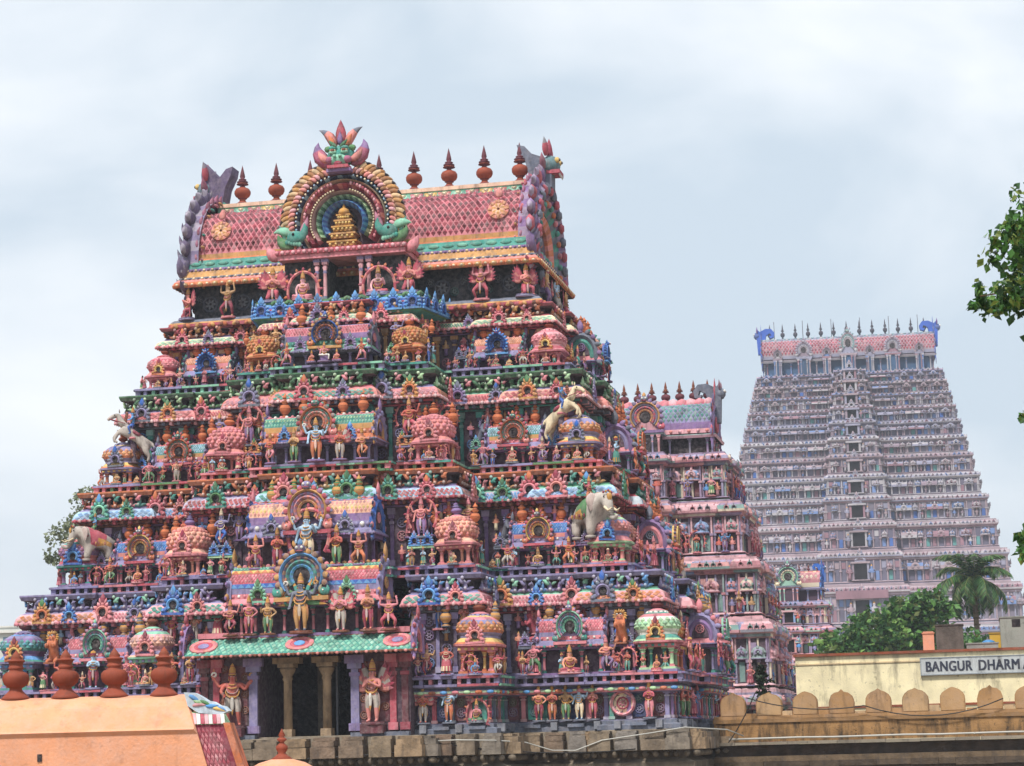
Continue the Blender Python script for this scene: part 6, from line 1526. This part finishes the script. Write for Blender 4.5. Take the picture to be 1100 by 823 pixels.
roof_thing('parapet', 'low grey concrete parapet on the cream roof between tank and hut', 'wall', 19.5, 20.7, -14, -14.3, 11.96, 12.28, C('#8f918c'))
def hutx(t):
    mb = MB(); mb.box(.44, .76, -.01, .1, .92, 1.22, K['dark']); link('window', mb.mesh('window', M_PLASTER), t)
roof_thing('rooftop_hut', 'grey concrete hut with a small dark window at the right edge of the photo', 'hut', 20.82, 24.0, -13.9, -16.5, 11.96, 13.24, C('#8b9088'), None, hutx)
mb = MB(); mb.tube([(0, 0, 0), (0, 0, 1.05)], .014, K['grey'], 6); mb.tube([(-.0, 0, .0), (0, 0, .06)], .05, K['grey'], 8)
thing('antenna_pole', 'thin grey pole standing on the grey rooftop hut', 'pole', tw(21.5, -14.4, 13.28), -TH, mb.mesh('antenna_pole', M_METAL))
mb = MB(); mb.lathe([(.26, 0), (.28, .1), (.27, .25), (.28, .4), (.2, .46), (.1, .5)], 14, C('#3f7fb5')); thing('water_drum', 'blue plastic drum on the cream roof beside the grey hut', 'drum', tw(20.35, -14.9, 11.96), 0, mb.mesh('water_drum', M_METAL))
mb = MB(); mb.box(-.22, .22, -.2, .2, 0, .75, C('#d1a63c')); mb.box(-.25, .25, -.23, .23, .75, .8, C('#b08a30')); thing('rooftop_cabinet', 'yellow cabinet on the cream roof behind the blue drum', 'cabinet', tw(20.62, -15.6, 11.96), -TH, mb.mesh('rooftop_cabinet', M_METAL))
# pale houses seen past the left edge of the tower
for (x0, x1, zt_, lab) in ((-50.5, -44.2, 20.7, 'pale grey flat roofed house with a blue window beyond the left edge'), (-44.0, -38.5, 19.6, 'low whitish house behind the left corner of the nearby tower')):
    t = thing('house', lab, 'house', ((x0 + x1) / 2, 200, 0), 0); hw = (x1 - x0) / 2; mb = MB()
    mb.box(-hw, hw, 0, 10, 0, zt_, C('#c5c8c4')); mb.box(-hw - .2, hw + .2, -.3, 10.2, zt_ - .5, zt_ - .25, C('#e0e0da')); mb.box(-hw - .1, hw + .1, -.1, 10.1, zt_, zt_ + .15, C('#d8d8d2')); link('wall', mb.mesh('wall', M_FAR), t)
    for k in range(3):
        f = MB(); f.box(-hw + .8 + k * 1.8, -hw + 2.0 + k * 1.8, -.05, .1, zt_ - 2.4, zt_ - .9, C('#5b7487')); link('window', f.mesh('window', M_FAR), t)

# ---------------------------------------------------------------- near shrine roof at the lower left
og = C('#db9a76')
nr = thing('shrine_roof', 'plain orange plastered vault in the lower left foreground with four ribbed terracotta finials', 'roof', (0, 30, 0))
mb = MB(); X0 = -11.5
prof = [(-.62, 8.0, .48), (-.62, 9.22, .16), (-.66, 9.28, .12), (-.60, 9.31, .12), (-.40, 9.60, .02), (-.22, 9.73, 0), (.0, 9.77, 0), (.3, 9.75, 0), (.9, 9.4, .1), (1.2, 8.8, .2), (1.2, 8.0, .48)]
v = []
for y, z, d in prof: v += [(X0, y, z), (-4.57 + d * 1.15, y, z)]
n_ = len(prof); mb.add(v, [(2 * i, 2 * i + 1, 2 * i + 3, 2 * i + 2) for i in range(n_ - 1)] + [tuple(range(0, 2 * n_, 2)), tuple(reversed(range(1, 2 * n_, 2)))], og)
mb.box(X0, -4.2, -.5, 1.1, 0, 8.0, mixc(og, K['cream'], .2))
mb.box(-7.16, -7.10, -.635, -.5, 8.86, 8.97, K['dark']); mb.box(-6.55, -6.49, -.635, -.5, 8.9, 9.0, K['dark'])
link('vault', mb.mesh('vault', M_WASH), nr)
def ribbed():
    mb = MB(); t1, t2 = K['terra'], mixc(K['terra'], K['brown'], .5); n = 40
    prof = [(.19, 0, 0), (.2, .02, 0), (.17, .05, 0), (.13, .09, 0), (.09, .13, 0), (.085, .16, 0), (.12, .18, 0), (.155, .22, 1), (.175, .28, 1), (.17, .335, 1), (.135, .375, 1), (.10, .39, 0), (.09, .42, 0), (.115, .44, 0), (.10, .45, 0), (.09, .475, 0), (.105, .52, 0), (.125, .53, 0), (.12, .545, 0), (.07, .56, 0), (.08, .58, 0), (.045, .63, 0), (0, .69, 0)]
    v = []; f = []
    for r, z, b in prof:
        for k in range(n):
            a = 2 * PI * k / n; rr = r * (1 + (.07 * (1 if k % 2 else -1) if b else 0)); v.append((rr * math.cos(a), rr * math.sin(a), z))
    for i in range(len(prof) - 1):
        for k in range(n): f.append((i * n + k, i * n + (k + 1) % n, (i + 1) * n + (k + 1) % n, (i + 1) * n + k))
    mb.add(v, f, [t1 if (i // n) % 5 else t2 for i in range(len(f))], True); return mb.mesh('finial', M_TERRA)
rf = ribbed()
for x in (-7.69, -7.0, -6.31, -5.63, -4.94): link('finial', rf, nr, (x, 0, 9.75), x)
# painted end of the vault: scroll crest, striped tiles, red scales, orange rim
mb = MB()
def endband(z0, z1, xa0, xa1, xb0, xb1, y0, y1, col):
    v = [(xa0, y0, z0), (xb0, y0, z0), (xb1, y1, z1), (xa1, y1, z1), (xa0, y0 + .5, z0), (xb0, y0 + .5, z0), (xb1, y1 + .5, z1), (xa1, y1 + .5, z1)]
    mb.add(v, [(0, 1, 2, 3), (1, 5, 6, 2), (5, 4, 7, 6), (3, 2, 6, 7)], col)
endband(8.6, 9.34, -4.24, -4.44, -3.78, -4.02, -.58, -.50, K['crimson'])
def es(i, j, h):
    z = 8.62 + .70 * j; a = -4.22 - .2 * j; b = -3.88 - .22 * j; return (a + (b - a) * i, -.58 + .08 * j - h, z)
mb.diamonds(es, 6, 9, [K['rose'], K['pink']], K['ltpink'], .02)
endband(8.6, 9.36, -3.80, -4.05, -3.70, -3.96, -.62, -.54, K['orange'])
for k in range(8):
    a = -4.46 + .055 * k; mb.add([(a, -.53, 9.35), (a + .05, -.53, 9.35), (a + .02, -.40, 9.50), (a - .03, -.40, 9.50)], [(0, 1, 2, 3)], K[('ltpink', 'white', 'rose')[k % 3]])
endband(9.33, 9.52, -4.5, -4.58, -4.0, -4.12, -.50, -.38, K['palegreen'])
mb.prism([(-4.60, 9.785), (-4.46, 9.775), (-4.36, 9.72), (-4.28, 9.665), (-4.2, 9.65), (-4.12, 9.60), (-4.05, 9.585), (-3.98, 9.52), (-4.1, 9.47), (-4.4, 9.50), (-4.55, 9.6)], -.42, -.1, mixc(K['paleblue'], K['white'], .4))
for x_, z_, a_, l_, w_, c_, b_ in ((-4.53, 9.74, 1.9, .2, .06, 'sky', .5), (-4.46, 9.68, 2.3, .16, .06, 'palegreen', -.8), (-4.38, 9.66, 1.6, .2, .05, 'green', .9), (-4.3, 9.60, 1.9, .18, .06, 'sky', -.6), (-4.2, 9.56, 1.5, .18, .05, 'yellow', .6), (-4.14, 9.58, 1.8, .14, .04, 'sky', .4), (-4.48, 9.60, 1.2, .2, .05, 'ltpink', .6)):
    mb.bud(x_, -.425, z_, a_, l_, w_, .035, K[c_], bend=b_)
link('painted_end', mb.mesh('painted_end', M_PAINT), nr)
sd_ = thing('small_dome', 'little orange dome with one red finial at the bottom edge of the photo', 'dome', (-3.31, 30, 0))
mb = MB(); mb.lathe([(.62, 7.5), (.62, 8.45), (.66, 8.5), (.6, 8.58), (.5, 8.70), (.32, 8.80), (.14, 8.85), (0, 8.86)], 24, og); mb.lathe([(.6, 0), (.6, 7.5)], 16, og); link('dome', mb.mesh('dome', M_WASH), sd_)
mb = MB(); mb.lathe([(.13, 8.82), (.15, 8.85), (.08, 8.90), (.05, 8.93), (.08, 8.98), (.085, 9.02), (.04, 9.06), (.03, 9.08), (.07, 9.11), (.06, 9.13), (.03, 9.15), (.05, 9.17), (0, 9.27)], 16, K['terra']); link('finial', mb.mesh('finial', M_TERRA), sd_)

# ---------------------------------------------------------------- trees
GREENS = [C(c) for c in ('#376230', '#4a7a38', '#2d5226', '#62893f', '#365a2c', '#7b9c50', '#5a6a34')]
def leaf(mb, p, s, rg, cols, down=0.0):
    d = Vector((rg.gauss(0, 1), rg.gauss(0, 1), rg.gauss(0, .7) - down)).normalized(); a = d.cross(Vector((rg.gauss(0, 1), rg.gauss(0, 1), rg.gauss(0, 1)))).normalized(); b = d.cross(a)
    q = s * rg.uniform(.5, 1.45); w_ = q * .36; P_ = Vector(p)
    mb.add([P_, P_ + d * q * .45 + a * w_ + b * w_ * .3, P_ + d * q, P_ + d * q * .45 - a * w_ + b * w_ * .3], [(0, 1, 2), (0, 2, 3)], rg.choice(cols))
def crown(mb, blobs, size, rg, cols, down=0.0, clump=14):
    for (c, r, n) in blobs:
        for k in range(n // clump):
            while True:
                q = [rg.uniform(-1, 1) for _ in range(3)]; l2 = sum(t * t for t in q)
                if .12 < l2 < 1: break
            cx = [c[i] + r[i] * q[i] for i in range(3)]; cr = min(r) * rg.uniform(.16, .34); cs = rg.sample(cols, 3)
            for _ in range(clump): leaf(mb, [cx[i] + rg.gauss(0, cr * .6) for i in range(3)], size, rg, cs, down)
def tree(label, cat, x, y, trunk, limbs, blobs, size, seed, cols=None, bark=C('#5d4d3c'), down=0.2, name='tree', group=None):
    rg_ = random.Random(seed); t = thing(name, label, cat, (x, y, 0), 0, None, group)
    mb = MB(); mb.tube(*trunk, bark, 9)
    for l_ in limbs: mb.tube(*l_, bark, 6)
    link('trunk', mb.mesh('trunk', M_BARK), t); mb = MB(); crown(mb, blobs, size, rg_, cols or GREENS, down); link('crown', mb.mesh('crown', M_LEAF), t)
    return t
def auto_tree(label, x, y, h, blobs, size, seed, cols=None):
    limbs = [([(0, 0, h * .45), (c[0] * .5, c[1] * .5, (h * .45 + c[2]) / 2 + .3), c], [.16, .1, .03]) for c, r, n in blobs]
    return tree(label, 'tree', x, y, ([(0, 0, 0), (.1, 0, h * .25), (0, .1, h * .5), (.05, 0, h * .8)], [.32, .26, .2, .06]), limbs, blobs, size, seed, cols)
auto_tree('broad green leafy tree behind the left end of the cream building', 18.6, 118, 14.5, [((-.8, 0, 13.7), (1.6, 1.5, 1.1), 1300), ((1.0, .3, 14.4), (1.5, 1.4, 1.2), 1300), ((.2, 0, 12.6), (2.6, 1.8, 1.2), 1800)], .34, 21)
auto_tree('taller bright green tree in front of the great tower, left of the coconut palm', 22.3, 121, 16.0, [((-.6, 0, 15.4), (1.2, 1.2, 1.0), 1000), ((.9, .2, 15.9), (1.3, 1.2, .95), 1100), ((.2, 0, 14.2), (2.1, 1.6, 1.2), 1700), ((1.9, 0, 13.4), (1.4, 1.4, 1.2), 1000)], .34, 22, [C(c) for c in ('#3f7030', '#5a8a3e', '#2f5826', '#74a052', '#3c6430', '#66703a')])
auto_tree('dark green tree below the coconut palm at the roof line', 26.3, 124, 14.0, [((0, 0, 13.3), (1.9, 1.5, 1.0), 1500), ((-1.3, 0, 12.6), (1.5, 1.4, 1.1), 1000)], .32, 23, [C(c) for c in ('#2f5a2a', '#41702f', '#264a22', '#55823c')])
auto_tree('sparse grey green treetop showing past the left edge of the nearby tower', -19.6, 95, 19.5, [((.1, 0, 18.7), (1.3, 1.0, 1.0), 560), ((.9, .2, 20.0), (1.1, 1.0, .85), 560), ((1.5, 0, 18.4), (1.0, .9, 1.3), 520), ((-.7, 0, 17.6), (.7, .7, .6), 220)], .20, 24, [C(c) for c in ('#8b9478', '#78836a', '#9aa288', '#6d775c')])
rb_ = random.Random(9)
DX = -2.4      # the trunk stands well outside the frame; the boughs reach in
limb_ = lambda st, pts, rad: ([st] + [((st[0] + pts[0][0] + DX) / 2, 0, (st[2] + pts[0][2]) / 2 + .25)] + [(x + DX, y, z) for x, y, z in pts], [rad[0] * 1.2] + rad)
blob_ = [((-1.72, 0, 14.03), (.50, .45, .26), 700), ((-1.98, .1, 13.5), (.42, .4, .20), 420), ((-1.5, 0, 13.66), (.48, .5, .34), 760), ((-1.4, .1, 14.4), (.50, .6, .40), 760), ((-1.2, .1, 13.0), (.5, .5, .38), 420), ((-.2, .2, 14.2), (1.0, 1.2, 1.3), 1800),
         ((-1.58, .1, 13.15), (.22, .3, .3), 220), ((-1.78, 0, 12.2), (.18, .4, .10), 90), ((-1.9, 0, 10.92), (.17, .35, .22), 170), ((-.9, 0, 11.6), (.7, .8, .8), 900), ((.2, 0, 12.6), (1.0, 1.0, .9), 1400)]
near = tree('leafy dark green tree whose branches reach in from the right edge of the photo', 'tree', 9.6, 22,
            ([(0, 0, 0), (.05, 0, 4), (-.1, 0, 8), (.05, .1, 12), (0, .1, 15.5)], [.30, .24, .19, .12, .03]),
            [limb_((-.1, 0, 9.5), [(-.1, 0, 11.8), (-1.0, -.1, 13.2), (-1.7, -.1, 13.95)], [.08, .05, .03, .012]), limb_((-.1, 0, 8.8), [(-.3, 0, 11.4), (-1.2, .1, 12.7), (-1.9, .1, 13.55), (-2.25, .1, 13.5)], [.08, .05, .03, .015, .008]),
             limb_((-.1, 0, 8.2), [(-.6, 0, 10.4), (-1.2, 0, 10.9), (-1.9, 0, 10.95)], [.07, .04, .02, .008]), limb_((0, 0, 10.5), [(-.1, 0, 13.0), (-.9, 0, 14.0), (-1.4, 0, 14.8)], [.07, .04, .025, .01])] +
            [([(0, 0, 9 + k), (.9 * math.cos(k * 2.1), .9 * math.sin(k * 2.1), 10.8 + k), (1.8 * math.cos(k * 2.1), 1.8 * math.sin(k * 2.1), 12 + k * .9)], [.1, .06, .02]) for k in range(5)],
            [((c[0] + DX, c[1], c[2]), r, n) for c, r, n in blob_] + [((-.6, .3, 13.4), (1.5, 1.5, 1.6), 3000), ((.9, .2, 14.2), (1.6, 1.6, 1.5), 3000), ((.2, .8, 15.6), (1.5, 1.5, 1.0), 2400), ((1.0, -.4, 12.2), (1.5, 1.4, 1.1), 2200), ((-.3, -.5, 11.6), (1.1, 1.1, .8), 1300)],
            .088, 31, [C(c) for c in ('#34562a', '#497a33', '#2a4a22', '#648e40', '#3d6330', '#7a8a42')], down=.9)
tree('dark creeper hanging over the gap left of the cream building', 'creeper', *tw(13.05, 1.2, 0)[:2], ([(0, 0, 0), (.05, 0, 6), (0, 0, 11.0)], [.1, .08, .03]), [],
     [((0, 0, 10.6), (.22, .3, .55), 420), ((.05, 0, 9.9), (.22, .3, .5), 380), ((-.02, 0, 11.0), (.16, .3, .3), 160)], .13, 41, [C(c) for c in ('#1c2a1b', '#28391f', '#161f16', '#33472a')], name='creeper')
# coconut palm
palm = thing('coconut_palm', 'coconut palm with drooping fronds in front of the right foot of the far tower', 'palm', (27.6, 130, 0))
mb = MB(); mb.tube([(.5, 0, 0), (.35, 0, 6), (.1, 0, 13), (0, 0, 18.0)], [.26, .2, .17, .15], C('#6b5d4c'), 9)
for k in range(40): mb.lathe([(.2, .5 + k * .42), (.215, .55 + k * .42), (.19, .6 + k * .42)], 9, C('#5a4d3f'), .5 - (k * .42 / 18) * .5, 0)
link('trunk', mb.mesh('trunk', M_BARK), palm)
def frond(seed):
    rg_ = random.Random(seed); mb = MB(); pts = []; L_ = 3.3
    a = .0; x = z = 0
    for k in range(15):
        pts.append(Vector((x, 0, z))); a = .1 + .085 * k + .004 * k * k * rg_.uniform(.5, 1.2); x += math.cos(.9 - a) * L_ / 14; z += math.sin(.9 - a) * L_ / 14
    mb.tube(pts, [.045 - .0028 * k for k in range(15)], C('#7d8a45'), 5)
    for k in range(1, 14):
        for j in range(3):
            p = pts[k] + (pts[k + 1] - pts[k]) * (j / 3); d = (pts[k + 1] - pts[k]).normalized()
            ll = .85 * (math.sin(PI * (k + j / 3 + 1) / 16.5) ** .6) * rg_.uniform(.85, 1.1)
            for s in (1, -1):
                e = p + d * ll * .55 + Vector((0, s * ll * .62, -ll * rg_.uniform(.35, .75))); m_ = p + (e - p) * .5 + Vector((0, s * .03, .06)); wv = d * .055
                mb.add([p - wv * .5, p + wv * .5, m_ + wv, e, m_ - wv], [(0, 1, 2, 4), (4, 2, 3)], rg_.choice([C('#2c4f27'), C('#3b6330'), C('#244420'), C('#4d753c'), C('#5f6a3c')]))
    return mb.mesh('frond', M_LEAF)
fr = [frond(k) for k in range(4)]; rp_ = random.Random(8)
for k in range(34):
    o = link('frond', fr[k % 4], palm, (0, 0, 18.0), k * 2.399, rp_.uniform(.76, .95)); o.rotation_euler = (rp_.uniform(-.15, .15), (-.5, -.05, .45, .8, 1.1)[k % 5] + rp_.uniform(-.1, .1), k * 2.399)
for k in range(5):
    mb = MB(); mb.ball(0, 0, 0, .17, .17, .21, C('#7a8040')); link('coconut', mb.mesh('coconut', M_LEAF), palm, (.3 * math.cos(k * 1.3), .3 * math.sin(k * 1.3), 17.6))

# ---------------------------------------------------------------- cables
def cable(label, pts, r, col, cat='cable', name='cable'):
    mb = MB(); p = [Vector(q) for q in pts]; o = p[0].copy(); mb.tube([q - o for q in p], r, col, 6); thing(name, label, cat, o, 0, mb.mesh(name, M_METAL))
def sag(a, b, d, n=9): return [a + (b - a) * (k / n) + Vector((0, 0, -d * 4 * (k / n) * (1 - k / n))) for k in range(n + 1)]
wc_ = C('#a9a8a2'); bk = C('#1c1a1a')
cable('white conduit sagging along the stone ledge of the nearby tower', [tw(u, w_, z) for u, w_, z in ((3.6, 9.3, 9.08), (4.8, 9.3, 9.1), (5.9, 9.25, 9.06), (6.6, 8.2, 8.98), (7.3, 7.6, 8.72), (8.0, 7.55, 8.70), (8.8, 7.5, 8.98), (10.3, 7.5, 9.16), (11.3, 7.5, 9.30), (12.4, 6.2, 9.2), (12.7, 4.5, 9.0))], .020, wc_)
cable('white pipe running along the coping of the battlement wall', [tw(12.0 + 1.1 * k, 2.32, 8.90 + .008 * (k % 3)) for k in range(12)], .03, wc_, 'pipe', 'pipe')
for k, (a, b, d, lb) in enumerate((((12.6, 2.25, 10.2), (16.3, 2.2, 9.85), .22, 'black cable strung across the leftmost merlons'), ((16.3, 2.2, 9.85), (20.6, 2.2, 9.95), .42, 'black cable looping under the merlons right of the middle'), ((12.9, 2.3, 10.35), (12.0, 2.5, 8.8), .1, 'black cable slanting down the left end of the battlement wall'),
                                   ((-5.5, 9.95, 8.75), (3.5, 9.9, 8.80), .12, 'long black cable in front of the porch base'), ((3.4, 9.4, 9.2), (9.8, 7.5, 8.7), .25, 'thin black cable hanging below the right ledge'))):
    cable(lb, sag(tw(*a), tw(*b), d), .018, bk)

# ---------------------------------------------------------------- the air between here and the far tower
mb = MB(); mb.box(-1600, 1600, -300, 2600, -1.0, 78.0, (1, 1, 1))
hz = link('haze', mb.mesh('haze', M_PAINT)); hz['kind'] = 'stuff'
hm = bpy.data.materials.new('haze_air'); hm.use_nodes = True; hn = hm.node_tree; hn.nodes.clear()
pv = hn.nodes.new('ShaderNodeVolumePrincipled'); ho = hn.nodes.new('ShaderNodeOutputMaterial'); hn.links.new(pv.outputs[0], ho.inputs['Volume'])
pv.inputs['Color'].default_value = (.86, .91, 1.0, 1); pv.inputs['Density'].default_value = .0005; pv.inputs['Anisotropy'].default_value = .2
hz.data.materials.clear(); hz.data.materials.append(hm)
